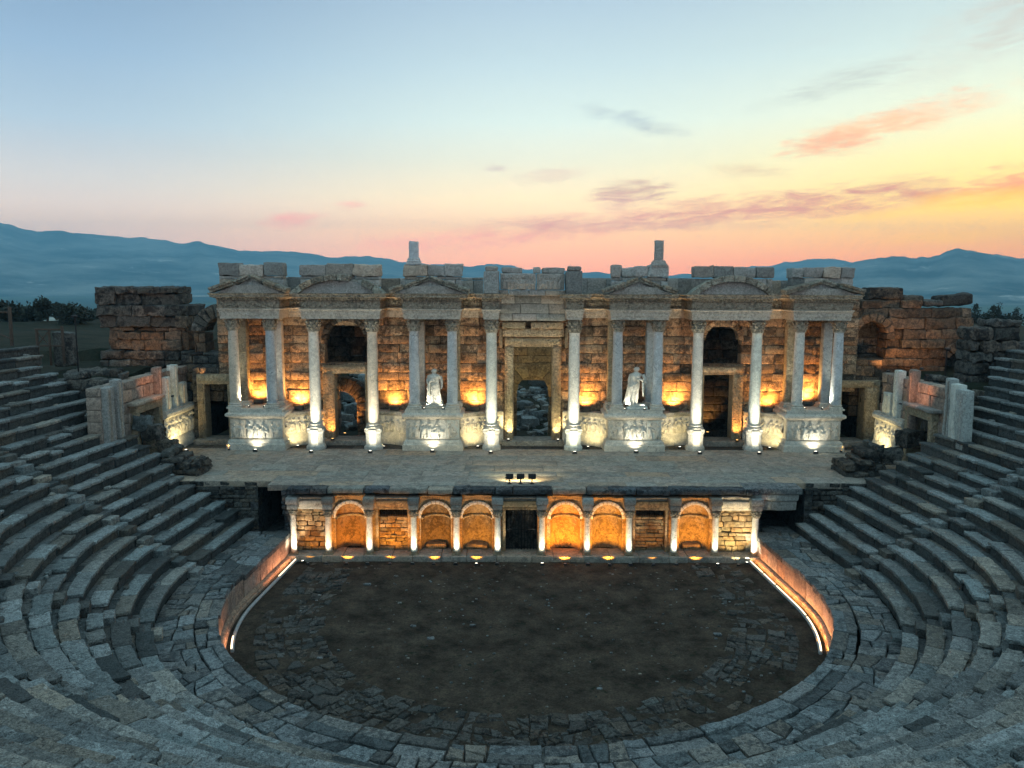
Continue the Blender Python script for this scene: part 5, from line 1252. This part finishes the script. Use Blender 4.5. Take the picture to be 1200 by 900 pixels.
for i, x_ in enumerate(CX):
    t = thing('short_column', PLAB[i], 'column', (x_, .02, ZL), 'short columns of the stage front')
    column_parts(t, ZCAP-ZL, .165 if i else .14, M['marble'], M['cream'], taper=.9)
    z0_ = ZCAP + .005; mb = MB()
    mb.block((x_-.24, -.2, z0_), (x_+.24, YB+.2, z0_+.27), e=.02, amp=.012, step=.25); mb.block((x_-.28, -.26, z0_+.27), (x_+.28, YB+.2, Z(583, 0)), e=.03, amp=.02, step=.2); mb.build('impost', M['grey'], t)
    floor_lamp((x_, -.74, ZL-.29), (x_, .02, ZL+1.0), 'lamp before the ' + PLAB[i].replace(' of the stage front', '').replace(' on the darker side', ''), 17, 'w', 60, .1, 'floor lamps along the stage front', lift=.12, lens=i in (6, 10))
NL = ['spotlight on the rubble bay beside the black passage', 'spotlight on the first shell niche of the darker side', 'spotlight on the first window bay', 'spotlight on the shell niche after the first window bay', 'spotlight on the shell niche left of the gate', None, 'spotlight on the shell niche right of the gate', 'spotlight on the shell niche before the second window bay', 'spotlight on the second window bay', 'spotlight on the last shell niche', 'spotlight on the bright rubble bay by the beamed passage']
for i, lab in enumerate(NL):
    if not lab: continue
    x_ = (CX[i]+CX[i+1])/2; k = kinds[i]
    p = {0: 13, 1: 50, 2: 40, 3: 36, 4: 38, 6: 100, 7: 84, 8: 9, 9: 56, 10: 38}[i]
    floor_lamp((x_, -.78, .01), (x_, YB+(.6 if k == 'niche' else .1), ZL+(1.35 if k == 'niche' else 1.15)), 'small ' + lab, p, 'y' if i == 10 else 'g', 95, .09, 'floor lamps along the stage front', lens=i == 4, lift=.12)
floor_lamp((CX[0]+.55, -.5, .01), (CX[0], .0, 1.4), 'small bright lamp turned towards the slim column by the black passage', 16, 'w', 70, .09, 'floor lamps along the stage front')
floor_lamp((CX[-1]-.5, -.5, .01), (CX[-1]-.1, .2, 1.3), 'small bright lamp turned towards the last column by the beamed passage', 20, 'w', 80, .09, 'floor lamps along the stage front')

# ---- retaining walls and dark side passages at the two ends of the stage front
YP = 1.3
xl0, xl1 = X(303, YP, 600), X(339, YP, 600)
mb = MB(); masonry(mb, (xl0-4.6, YP), (1, 0), (0, 1), 4.6, .8, SZ-.02, .8, hs=(.14, .3), ls=(.3, .8), e=.04, amp=.035, bulge=.04, step=.16); tag(mb.build('retaining_wall', M['rock']), 'rubble retaining wall between the darker seats and the black passage', 'wall')
mb = MB(); masonry(mb, (xl1, .35), (0, 1), (1, 0), 1.0, .8, 3.3, .5, hs=(.2, .4), ls=(.3, .6), e=.04, amp=.03); masonry(mb, (xl1-.1, .3), (1, 0), (0, 1), CX[0]-xl1+.1, 1.9, 3.35, .5, hs=(.2, .35), ls=(.3, .6), e=.05, amp=.05, bulge=.05)
tag(mb.build('corner_wall', M['dark_edge']), 'dark mossy rubble corner above the slim lit end column', 'wall')
def tunnel(label, x0_, x1_, y0_, y1_, z0_, z1_):
    mb = MB(); mb.box((x0_-.4, y0_, z0_), (x0_-.01, y1_, z1_)); mb.box((x1_+.01, y0_, z0_), (x1_+.4, y1_, z1_)); mb.box((x0_-.4, y1_, z0_), (x1_+.4, y1_+.4, z1_)); mb.box((x0_-.4, y0_, z1_+.002), (x1_+.4, y1_+.4, z1_+.12)); mb.box((x0_-.4, y0_, z0_-.3), (x1_+.4, y1_, z0_-.01))
    tag(mb.build('side_passage', M['dark_edge'], smooth=False), label, 'passage')
tunnel('tall black passage under the stage beside the slim lit column', xl0, xl1, YP+.02, YP+7, .7, 3.27)
xr0, xr1 = X(891, YP, 620), X(941, YP, 620)
tunnel('low black passage under the stage roofed by a stone beam', xr0, xr1, YP+.02, YP+7, .7, 3.27)
mb = MB(); masonry(mb, (xr1+.02, YP), (1, 0), (0, 1), 4.6, .8, SZ-.02, .8, hs=(.16, .34), ls=(.3, .8), e=.04, amp=.035, bulge=.04, step=.16); tag(mb.build('retaining_wall', M['rock']), 'rubble retaining wall between the beamed passage and the seats', 'wall')
bt = thing('stone_beam', 'long stone beam roofing the low black passage', 'stone beam', ((xr0+xr1)/2, .7, 2.6))
mb = MB(); mb.block((X(884, .4), .3, Z(596.5, .4)), (X(941, .4), 1.4, Z(585, .4)), e=.05, amp=.03, step=.2); mb.build('beam', M['grey'], bt)
mb = MB(); mb.block((X(886, .4), .2, Z(585, .4)+.006), (X(943, .4), 1.4, Z(577, .4)), e=.06, amp=.035, step=.18); mb.build('worn_cornice', M['grey'], bt)
mb = MB(); mb.block((X(877, .4), .1, Z(577, .4)+.006), (X(946, .4), 1.32, SZ+.01), e=.04, amp=.02, step=.25); mb.build('cover_slab', M['walk'], bt)

# ================================================================== WINGS, RUINS, SURROUNDINGS
def wing(side, xw, label):
    """side wall of the stage, facing inwards"""
    s_ = -side
    def P(px): return xw*FPX/(px-600) + CAM_Y      # y on the wing plane seen at that pixel column
    t = thing('wing_wall', label, 'wall', (xw, 6, SZ))
    px = dict(s0=221.5, s1=187, d0=180, d1=157, e=118) if side < 0 else dict(s0=1031, s1=1066, d0=1072, d1=1096, e=1112)
    y0, y1 = P(px['s0']), P(px['s1'])       # socle from back to front
    pts = [(xw, y0), (xw, y1)] if side < 0 else [(xw, y1), (xw, y0)]
    pts = pts[::-1]
    out = lambda z, o: o
    mb = MB(); mb.sweep(pts, [(.2, SZ-.05), (.2, SZ+.35), (.1, SZ+.5), (.02, SZ+.75), (-.3, SZ+.75)], amp=.015); mb.build('plinth', M['marble'], t)
    mb = MB(); L = abs(y1-y0); k = np.array([0, -1., 0]) if side < 0 else np.array([0, 1., 0])
    relief(mb, (xw, max(y0, y1) if side < 0 else min(y0, y1), SZ+.74), k, (0, 0, 1), (-side, 0, 0), L, 1.25, 51+side, .14); mb.build('frieze', M['marble'], t)
    mb = MB(); mb.sweep(pts, [(-.1, SZ+1.98), (.05, SZ+2.0), (.18, SZ+2.12), (.18, SZ+2.28), (.1, SZ+2.34), (.1, SZ+2.45), (-.3, SZ+2.45)], amp=.02); mb.build('cornice', M['marble'], t)
    mb = MB(); masonry(mb, (xw+side*.25, min(P(px['e']), y0)), (0, 1), (side, 0), abs(y0-P(px['e'])), SZ-.1, lambda q: 8.3, .7, hs=(.5, .75), ls=(.7, 1.5), e=.04, amp=.03, holes=((P(px['d1'])-P(px['e'])-.0, P(px['d0'])-P(px['e']), 0, 6.55),) if True else ())
    mb.build('masonry', M['slab'], t)
    dt_ = thing('doorway', 'small doorway in the side wall ' + ('by the darker seats' if side < 0 else 'by the lit rounded ruin blocks'), 'doorway', (xw, (P(px['d0'])+P(px['d1']))/2, SZ), None)
    ya, yb = P(px['d1']), P(px['d0'])
    for a, b in ((ya-.4, ya), (yb, yb+.42)):
        mb = MB(); mb.block((min(xw-side*.08, xw+side*.8), a, SZ-.05), (max(xw-side*.08, xw+side*.8), b, 6.5), e=.03, amp=.012, step=.25); mb.build('jamb', M['cream'], dt_)
    mb = MB(); mb.block((min(xw-side*.1, xw+side*.8), ya-.4, 6.51), (max(xw-side*.1, xw+side*.8), yb+.42, 6.95), e=.03, amp=.015, step=.25); mb.build('lintel', M['cream'], dt_)
    mb = MB(); mb.block((min(xw-side*.25, xw+side*.9), ya-.7, 6.96), (max(xw-side*.25, xw+side*.9), yb+.5, 7.15), e=.05, amp=.03, step=.25); mb.build('cover_slab', M['grey'], dt_)
    return P
PL = wing(-1, -19.9, 'inner side wall of the stage by the darker seats, with lit socle')
PR = wing(1, 21.5, 'inner side wall of the stage by the rounded ruin blocks, with lit socle')
def upright(label, xw, y, w_, z0_, z1_, side, mat='marble', th=.4, cap=True):
    mb = MB(); a, b = sorted((xw-side*.05, xw+side*th)); mb.block((a, y-w_/2, z0_), (b, y+w_/2, z1_), e=.06, amp=.03, step=.2)
    if cap: mb.block((a-.05, y-w_*.28, z0_+.15), (b+.05, y-w_*.05, z1_-.12), e=.05, amp=.02, step=.2)
    tag(mb.build('upright_slab', M[mat]), label, 'standing slab', 'standing slabs along the side walls of the stage')
for px, w_, z0_, z1_, mat, lab in ((203, .55, 6.0, 8.6, 'marble', 'tall pale fluted slab above the lit socle on the darker side'), (212, .8, 6.0, 7.4, 'marble', 'broken low slab beside the tall pale slab on the darker side'), (193, .7, 6.0, 8.0, 'marble', 'plain pale panel beside the small darker side doorway'), (184, .45, 6.9, 8.7, 'slab', 'pinkish jamb slab over the small doorway on the darker side'),
                              (136, .55, 5.0, 8.55, 'grey', 'leaning grey post slab with a pink lit top'), (124, .8, 5.0, 8.3, 'grey', 'bluish square slab standing at the ends of the darker seats')):
    upright(lab, -19.9, PL(px), w_, z0_, z1_, -1, mat)
for px, w_, z0_, z1_, mat, lab in ((1054, .55, 6.0, 8.7, 'marble', 'tall pale fluted slab above the lit socle near the blind arch'), (1044, .9, 6.0, 7.3, 'marble', 'broken low slab beside the tall slab near the blind arch'), (1071, .5, 5.2, 8.9, 'slab', 'pink lit corner slab beside the low opening near the blind arch'),
                              (1116, .5, 5.6, 8.9, 'grey', 'weathered post slab with a pink lit top by the black pole'), (1124, .7, 5.6, 8.7, 'marble', 'middle pale slab in the cluster at the seat ends'), (1132, .9, 5.6, 8.5, 'grey', 'bluish square slab in the cluster at the seat ends')):
    upright(lab, 21.5, PR(px), w_, z0_, z1_, 1, mat)
floor_lamp((-19.0, 8.2, SZ), (-19.9, 8.9, SZ+1.6), 'floor lamp lighting the carved socle on the darker side', 30, 'y', 120, .12)
floor_lamp((20.5, 7.2, SZ), (21.5, 7.8, SZ+1.6), 'floor lamp lighting the carved socle near the blind arch', 30, 'y', 120, .12)

# ---- ruined tower, arches and ruin walls behind
def pyc(pts, y): # top profile from pixel list -> function of u metres from first x
    xs = [X(p[0], y, p[1]) for p in pts]; zz = [Z(p[1], y) for p in pts]; return xs, zz
YT = 12.6
xs, zz = pyc([(117, 352), (121, 339), (197, 338), (199, 352), (219, 354)], YT)
tt = thing('ruined_tower', 'ruined block tower with dark leaning courses, rust stained at mid height', 'ruin', ((xs[0]+xs[-1])/2, YT, 7))
mb = MB(); masonry(mb, (xs[0]-.2, YT), (1, 0), (0, 1), xs[-1]-xs[0]+.2, Z(385, YT), lambda u_: np.interp(xs[0]+u_, xs, zz), 3.0, hs=(.52, .72), ls=(.9, 2.4), e=.045, amp=.085, bulge=.2, step=.14); mb.build('upper_courses', M['rock'], tt)
mb = MB(); masonry(mb, (xs[0]+.35, YT+.15), (1, 0), (0, 1), xs[-1]-xs[0]-.4, Z(412, YT), lambda u_: Z(385, YT)-.02, 3.0, hs=(.5, .7), ls=(.7, 1.5), e=.045, amp=.08, bulge=.16, step=.14); mb.build('middle_courses', M['rust'], tt)
mb = MB(); masonry(mb, (xs[0]-.1, YT-.1), (1, 0), (0, 1), xs[-1]-xs[0]+.2, 5.5, lambda u_: Z(412, YT)-.02, 3.2, hs=(.5, .7), ls=(.7, 1.6), e=.09, amp=.07, bulge=.08, step=.22); mb.build('lower_courses', M['rock'], tt)
ya = 12.2; at = thing('ruined_arch', 'broken stone arch against the sky beside the ruined tower', 'arch', (X(240, ya), ya, 7)); xc = X(259, ya); zs_ = Z(392, ya); ri = xc - X(241, ya)
mb = MB(); arch_ring(mb, xc, zs_, ri, ri*1.9, ya, ya+1.6, 6, a0=5, a1=112, e=.05, amp=.04); mb.build('voussoirs', M['rock'], at)
mb = MB(); masonry(mb, (X(228, ya), ya+.05), (1, 0), (0, 1), X(241, ya)-X(228, ya), 6, zs_, 1.5, hs=(.5, .7), ls=(.5, .9), e=.05, amp=.04); mb.build('pier', M['rust'], at)
mb = MB(); masonry(mb, (X(213, ya), ya-.1), (1, 0), (0, 1), X(264, ya)-X(213, ya), 6, Z(414, ya), 1.2, hs=(.5, .7), ls=(.8, 1.6), e=.07, amp=.06); mb.build('low_wall', M['rock'], at)

YR = 12.4
xs2, zz2 = pyc([(1000, 350), (1016, 350), (1060, 352), (1100, 356), (1137, 362), (1139, 372)], YR)
rt = thing('ruined_wall', 'tall rust stained ruin wall with a blind arch and loose top blocks', 'ruin', (X(1070, YR), YR, 7))
bx0, bx1, bzs = X(1000, YR), X(1036, YR), Z(392, YR); bxc = (bx0+bx1)/2 + .05; br = (bx1-bx0)/2
mb = MB(); masonry(mb, (xs2[0], YR), (1, 0), (0, 1), xs2[-1]-xs2[0], 5.2, lambda u_: np.interp(xs2[0]+u_, xs2, zz2), 1.8, hs=(.5, .7), ls=(.9, 2.1), e=.045, amp=.07, bulge=.12, step=.14, holes=((0, bx1-xs2[0], Z(418, YR), bzs+br*.95), (X(1108, YR)-xs2[0], X(1138, YR)-xs2[0], 5, Z(402, YR)))); mb.build('masonry', M['rust'], rt)
mb = MB(); arch_ring(mb, bxc, bzs, br*.93, br*1.45, YR-.28, YR+.9, 9, a0=-12, a1=192, e=.04, amp=.03); mb.build('blind_arch', M['rust'], rt)
mb = MB(); masonry(mb, (bx0-.5, YR+1.15), (1, 0), (0, 1), bx1-bx0+1, 6.5, bzs+br*1.1, .6, hs=(.5, .7), ls=(.8, 1.6), e=.05, amp=.04); mb.build('arch_infill', M['rock'], rt)
mb = MB(); cxa = X(1124, YR); arch_ring(mb, cxa, Z(420, YR), X(1136, YR)-cxa, (X(1136, YR)-cxa)*1.9, YR-.3, YR+1.5, 6, a0=10, a1=170, e=.06, amp=.05); mb.build('small_arch', M['rust'], rt)
mb = MB(); mb.box((X(1106, YR), YR+1.5, 5), (X(1142, YR), YR+1.9, Z(402, YR))); mb.build('arch_shadow_wall', M['rock'], rt)
for a, b, p0, p1, tilt, lab in ((1015, 1055, 335.5, 350, 0, 'big loose block on top of the ruin wall beside the end pediment'), (1056, 1079, 345, 354, 0, 'flat loose block in the middle of the ruin wall top'), (1100, 1138, 345, 358, .09, 'tilted long block at the outer end of the ruin wall top'), (1080, 1102, 350, 357, 0, 'thin flat slab on the ruin wall top')):
    x0_, x1_ = X(a, YR), X(b, YR); f = frame_fn((x0_, YR+.1, Z(p1, YR)), (math.cos(tilt), 0, math.sin(tilt)), (0, 1, 0), (-math.sin(tilt), 0, math.cos(tilt)))
    mb = MB(); mb.block((0, 0, 0), (x1_-x0_, 1.3, Z(p0, YR)-Z(p1, YR)), e=.12, amp=.07, step=.2, fn=f); tag(mb.build('loose_block', M['rock']), lab, 'stone block', 'loose blocks on the ruin wall')
# rough wall of big rounded blocks closing the seats
def rough_wall(label, x0_, x1_, y, z0_, prof, mat='rock', hs=(.5, .75), ls=(.9, 2.2), e=.15):
    mb = MB(); masonry(mb, (x0_, y), (1, 0), (0, 1), x1_-x0_, z0_, lambda u_: np.interp(u_, *prof), 1.8, hs=hs, ls=ls, e=e, amp=.10, bulge=.14, step=.16); tag(mb.build('rough_wall', M[mat], freq=2.8), label, 'wall')
y_ = 6.6
rough_wall('wall of big rounded blocks rising above the seat ends near the cypress trees', X(1138, y_), X(1196, y_), y_, 6.0, ([0, .6, 1.4, 2.9, 3.0], [9.6, 11.3, 11.5, 11.4, 9.5]))
rough_wall('low rough wall closing the topmost seats at the frame edge', X(1185, y_+.8), X(1260, y_+.8), y_+.8, 6.0, ([0, 2, 4], [10.0, 10.2, 10.0]))
y_ = 6.8
rough_wall('low rough wall behind the ends of the darker seats', X(72, y_), X(128, y_), y_, 6.0, ([0, .5, 3], [8.2, 8.7, 8.3]))
rough_wall('dark rubble mass between the darker seats and the stage floor', -17.9, -16.0, 2.2, 3.0, ([0, .9, 1.9], [5.1, 4.5, 4.0]), 'rock', (.25, .4), (.3, .8), .05)
rough_wall('dark rubble mass between the stage floor and the seats near the blind arch', 17.2, 19.2, 2.6, 3.0, ([0, 1.0, 2.0], [4.0, 4.6, 5.4]), 'rock', (.25, .4), (.3, .8), .05)
for a_, b_, lab in ((-27.0, -20.7, 'rough wall holding the grass bank behind the darker seats'), (22.3, 25.2, 'rough wall holding the grass bank behind the pale slab cluster')):
    mb = MB(); masonry(mb, (a_, 4.35), (1, 0), (0, 1), b_-a_, 4.5, lambda q: 8.35+.3*math.sin(q*2.3), 1.0, hs=(.4, .65), ls=(.7, 1.6), e=.1, amp=.08, bulge=.08, step=.2); tag(mb.build('bank_wall', M['rock']), lab, 'wall')
# loose dark blocks lying on the ends of the seat rows
for k, (px, py, s_, side) in enumerate(((168, 489, .8, -1), (178, 500, .9, -1), (196, 517, .9, -1), (206, 529, .7, -1), (236, 543, .8, -1), (246, 549, .7, -1), (1095, 487, .9, 1), (1067, 505, 1.1, 1), (1045, 525, .9, 1), (1100, 470, 1.0, 1), (1028, 541, .7, 1), (1116, 463, 1.0, 1))):
    n = 14 if side > 0 else 14; d_ = None
    yb = 4.2 if py > 480 else 4.8; xb = X(px, yb, py); zb = Z(py+6, yb)
    s_ *= .8; an = rng.uniform(-.5, .5); ff = frame_fn((xb, yb, zb), (math.cos(an), math.sin(an), rng.uniform(-.12, .12)), (-math.sin(an), math.cos(an), 0), (0, 0, 1)); mb = MB(); mb.block((-s_*.7, -s_*.4, -.5), (s_*.7, s_*.5, s_*.42), e=.035, amp=.085, step=.1, fn=ff)
    lab = ['squared bluish block on the seat ends by the small doorway', 'dark block just below the squared bluish block', 'dark boulder at the foot of the lit socle on the darker side', 'dark broken block before the lit socle on the darker side', 'dark tilted block at the stage corner, darker side', 'pale broken block at the stage corner, darker side',
           'small squared block before the low opening near the blind arch', 'large dark boulder before the lit socle near the blind arch', 'dark block on the seat ends below the large dark boulder', 'flat dark block over the low opening near the blind arch', 'dark corner block at the stage end near the blind arch', 'flat dark block beside the bluish slab cluster'][k]
    tag(mb.build('fallen_block', M['rock'] if k not in (0, 5, 6) else M['seat'], freq=3.4), lab, 'stone block', 'fallen blocks on the seat ends')
# rubble heap seen through the doors
mb = MB()
for k in range(760):
    q = rng.random(); x_ = rng.uniform(-3.5, 6.5) if q < .6 else rng.uniform(-17, -9); y_ = rng.uniform(18.5, 33); z_ = float(hz(np.array([x_]), np.array([y_]))[0]); s_ = rng.uniform(.14, .42) if rng.random() < .85 else rng.uniform(.4, .75); th_ = rng.uniform(0, 3.1)
    f = frame_fn((x_, y_, z_-.15), (math.cos(th_), math.sin(th_), rng.uniform(-.3, .3)), (-math.sin(th_), math.cos(th_), rng.uniform(-.3, .3)), (0, 0, 1)); mb.block((-s_, -s_*.7, 0), (s_, s_*.7, s_*1.0), e=.04, amp=.07, step=.22, fn=f)
tag(mb.build('rubble', M['seat'], freq=3.2), 'heap of grey fallen stones rising behind the doorways', 'rubble', kind='stuff')

# ---- reddish lamps on the ruins
for pos, tgt, p, lab in (((X(155, YT-2), YT-2.6, 8.4), (X(160, YT), YT, 10.2), 17, 'small lamp at the foot of the ruined tower'), ((X(1075, YR-2), YR-2.6, 8.4), (X(1075, YR), YR, 10), 24, 'small lamp before the ruin wall'), ((X(1040, YR-2), YR-2.2, 8.2), (X(1030, YR), YR, 10.4), 30, 'small lamp below the blind arch'), ((X(232, ya-1.6), ya-1.2, 7.6), (X(234, ya), ya, 9.2), 28, 'small lamp below the broken stone arch'),
                        ((-21.6, 5.0, 8.35), (-19.2, 5.6, 8.9), 0, 'unlit lamp box on the darker side wall'), ((23.0, 4.4, 8.35), (22.0, 4.9, 8.9), 0, 'unlit lamp box on the side wall near the blind arch')):
    if p: floor_lamp(pos, tgt, lab, p, 'r', 110, .1, 'lamps on the ruins', lens=False)
# pink lamps washing the slabs on the side walls
floor_lamp((-18.6, PL(170), 7.2), (-19.9, PL(176), 8.2), 'lamp washing pink light over the slabs above the small doorway', 12, 'p', 120, .08, 'lamps on the ruins', lens=False)
floor_lamp((20.4, PR(1085), 7.2), (21.6, PR(1080), 8.2), 'lamp washing pink light over the corner slab near the blind arch', 14, 'p', 120, .08, 'lamps on the ruins', lens=False)

# ---- wooden barrier, posts, lamp posts
y_ = 7.6; wb = thing('wooden_barrier', 'weathered wooden barrier with crossed braces above the darker seats', 'barrier', (X(60, y_), y_, Z(436, y_)))
def zz_(py): return Z(py, y_)
mb = MB(); mb.box((X(43, y_)+.0, y_, zz_(437)), (X(43, y_)+.12, y_+.12, zz_(387))); mb.build('post', M['wood'], wb)
mb = MB(); mb.box((X(58, y_), y_, zz_(430)), (X(58, y_)+.1, y_+.1, zz_(388))); mb.build('post', M['wood'], wb)
mb = MB(); mb.box((X(73, y_), y_, zz_(428)), (X(73, y_)+.12, y_+.12, zz_(384))); mb.build('post', M['wood'], wb)
for a, b, c_ in ((43, 75, 389), (43, 75, 408)):
    mb = MB(); mb.box((X(a, y_), y_-.05, zz_(c_)), (X(b, y_), y_-.002, zz_(c_)+.09)); mb.build('rail', M['wood'], wb)
mb = MB(); mb.tube([(X(45, y_), y_, zz_(407)), (X(58, y_), y_, zz_(391))], .035, 6); mb.tube([(X(45, y_), y_+.06, zz_(391)), (X(58, y_), y_+.06, zz_(407))], .035, 6); mb.build('brace', M['wood'], wb)
mb = MB(); mb.block((X(59, y_), y_+.3, zz_(432)), (X(82, y_), y_+1.0, zz_(392)), e=.12, amp=.08, step=.2); tag(mb.build('standing_stone', M['rock']), 'rough standing stone behind the wooden barrier', 'stone block')
y2 = 7.0; fr = thing('timber_fence', 'dark timber post and rails at the frame edge of the darker side', 'fence', (X(13, y2), y2, Z(405, y2)))
mb = MB(); mb.box((X(13, y2), y2, Z(408, y2)), (X(13, y2)+.14, y2+.14, Z(362, y2))); mb.build('post', M['wood'], fr)
mb = MB(); mb.box((X(-40, y2), y2, Z(369, y2)), (X(13, y2), y2+.1, Z(367, y2))); mb.build('rail', M['wood'], fr)
mb = MB(); mb.tube([(X(-10, y2), y2, Z(389, y2)), (X(15, y2), y2, Z(399, y2))], .05, 6); mb.build('sloping_rail', M['wood'], fr)
for px, y_, b0, b1, lab in ((91, 6.6, 433, 374, 'slim lamp post beside the wooden barrier'), (1109, 4.6, 473, 409, 'slim black pole beside the weathered post slab')):
    lp = thing('lamp_post', lab, 'lamp post', (X(px, y_), y_, Z(b0, y_))); mb = MB(); mb.tube([(X(px, y_), y_, Z(b0, y_)-.3), (X(px, y_), y_, Z(b1, y_))], .04, 8); mb.build('pole', M['iron'], lp)
    mb = MB(); mb.block((X(px, y_)-.12, y_-.2, Z(b1, y_)-.02), (X(px, y_)+.12, y_+.08, Z(b1, y_)+.14), e=.03, amp=0, step=9); mb.build('lamp_head', M['iron'], lp)

# ---- trees and bushes beyond the theatre
ml = bpy.data.materials.new('dark_foliage'); t = NT(nodes_of(ml)); at = t.n('ShaderNodeAttribute', attribute_name='tone').outputs['Fac']
pb = t.n('ShaderNodeBsdfPrincipled'); t.l(t.mix(at, (.008, .013, .008), (.02, .03, .015)), pb.inputs['Base Color']); pb.inputs['Roughness'].default_value = .8
o = t.n('ShaderNodeOutputMaterial'); t.l(pb.outputs[0], o.inputs[0])
def tree(name, label, cat, x, y, h, w_, shape, group, n=1500):
    z0_ = float(hz(np.array([x]), np.array([y]))[0]); r = thing(name, label, cat, (x, y, z0_), group)
    mb = MB(); mb.tube([(x, y, z0_-.3), (x+.05*h, y, z0_+h*.3), (x, y, z0_+h*.7)], [.05*h, .035*h, .01*h], 7)
    for k in range(4):
        a = k*1.7; mb.tube([(x, y, z0_+h*(.2+.1*k)), (x+math.cos(a)*w_*.3, y+math.sin(a)*w_*.3, z0_+h*(.45+.1*k))], [.02*h, .006*h], 5)
    mb.build('trunk', M['bark'], r)
    cl = []
    for k in range(16):
        if shape == 'cypress': q = rng.uniform(.06, 1); cl.append((rng.normal(0, .1*w_), rng.normal(0, .1*w_), q*h, w_*.42*(1-q)**.6+.08*w_))
        else: a = rng.uniform(0, 6.3); rr = rng.uniform(0, .42)*w_; q = rng.uniform(.25, .85); cl.append((rr*math.cos(a), rr*math.sin(a), q*h, w_*rng.uniform(.14, .26)))
    V = []; F = []; mb = MB(); s_ = max(.10, w_*.055)
    for k in range(n):
        c_ = cl[rng.integers(len(cl))]; d = rng.normal(size=3); d /= np.linalg.norm(d); d *= c_[3]*rng.uniform(.5, 1.15)
        p = np.array([x+c_[0], y+c_[1], z0_+c_[2]]) + d*np.array([1, 1, 1.0 if shape != 'cypress' else 1.7])
        u1 = rng.normal(size=3); u1 /= np.linalg.norm(u1); u2 = np.cross(u1, rng.normal(size=3)); u2 /= np.linalg.norm(u2)
        q = s_*rng.uniform(.5, 1.2); b = len(V); V += [p-u1*q, p+u2*q*.6, p+u1*q, p-u2*q*.6]; F.append((b, b+1, b+2, b+3))
    for v in range(0, len(V), 4): pass
    T = np.repeat(np.clip(rng.normal(.4, .3, n), 0, 1), 4); mb.add(np.array(V), np.array(F)); mb.T[-1] = T
    mb.build('crown', ml, r, smooth=False)
def gpos(px, d): return (px-600)/FPX*d, CAM_Y + d
for px, d, h, w_, lab in ((8, 92, 2.6, 5.5, 'dark bush at the edge of the frame behind the timber post'), (27, 100, 2.3, 4.5, 'low dark bush second from the frame edge, darker side'), (44, 96, 2.5, 4, 'rounded dark bush before the pointed tree'), (56, 92, 3.6, 3.2, 'taller dark pointed tree above the wooden barrier'),
                       (70, 100, 2.8, 4, 'dark round bush touching the pointed tree'), (88, 90, 2.2, 4.5, 'dark round bush behind the slim lamp post'), (103, 96, 1.9, 3.6, 'low dark bush beside the ruined tower'), (114, 104, 1.8, 3.6, 'small dark bush half hidden by the ruined tower')):
    h *= .8; w_ *= .85; x, y = gpos(px, d); tree('bush' if h < 2.4 else 'tree', lab, 'bush' if h < 2.4 else 'tree', x, y, h, w_, 'round', 'dark bushes beyond the seats')
for px, d, h, w_, sh, lab in ((1141, 120, 2.8, 2.0, 'cypress', 'slim cypress nearest the tilted block'), (1151, 125, 2.2, 3.4, 'round', 'low round tree between the slim cypress and the broad tree'), (1162, 118, 3.4, 2.6, 'round', 'broad upright tree left of two thin cypresses'), (1168, 120, 3.0, 1.0, 'cypress', 'thin cypress beside the broad upright tree'),
                           (1173, 124, 2.4, 1.6, 'cypress', 'shorter cypress right of the thin cypress'), (1183, 118, 2.2, 3.8, 'round', 'low spreading tree before the tallest cypress'), (1188, 120, 3.6, 1.4, 'cypress', 'tallest cypress near the frame edge'), (1134, 122, 2.0, 3.2, 'round', 'dark bush half behind the tilted block')):
    x, y = gpos(px, d); tree('cypress' if sh == 'cypress' else 'tree', lab, 'tree', x, y, h, w_, sh, 'trees beyond the ruin wall', 900)
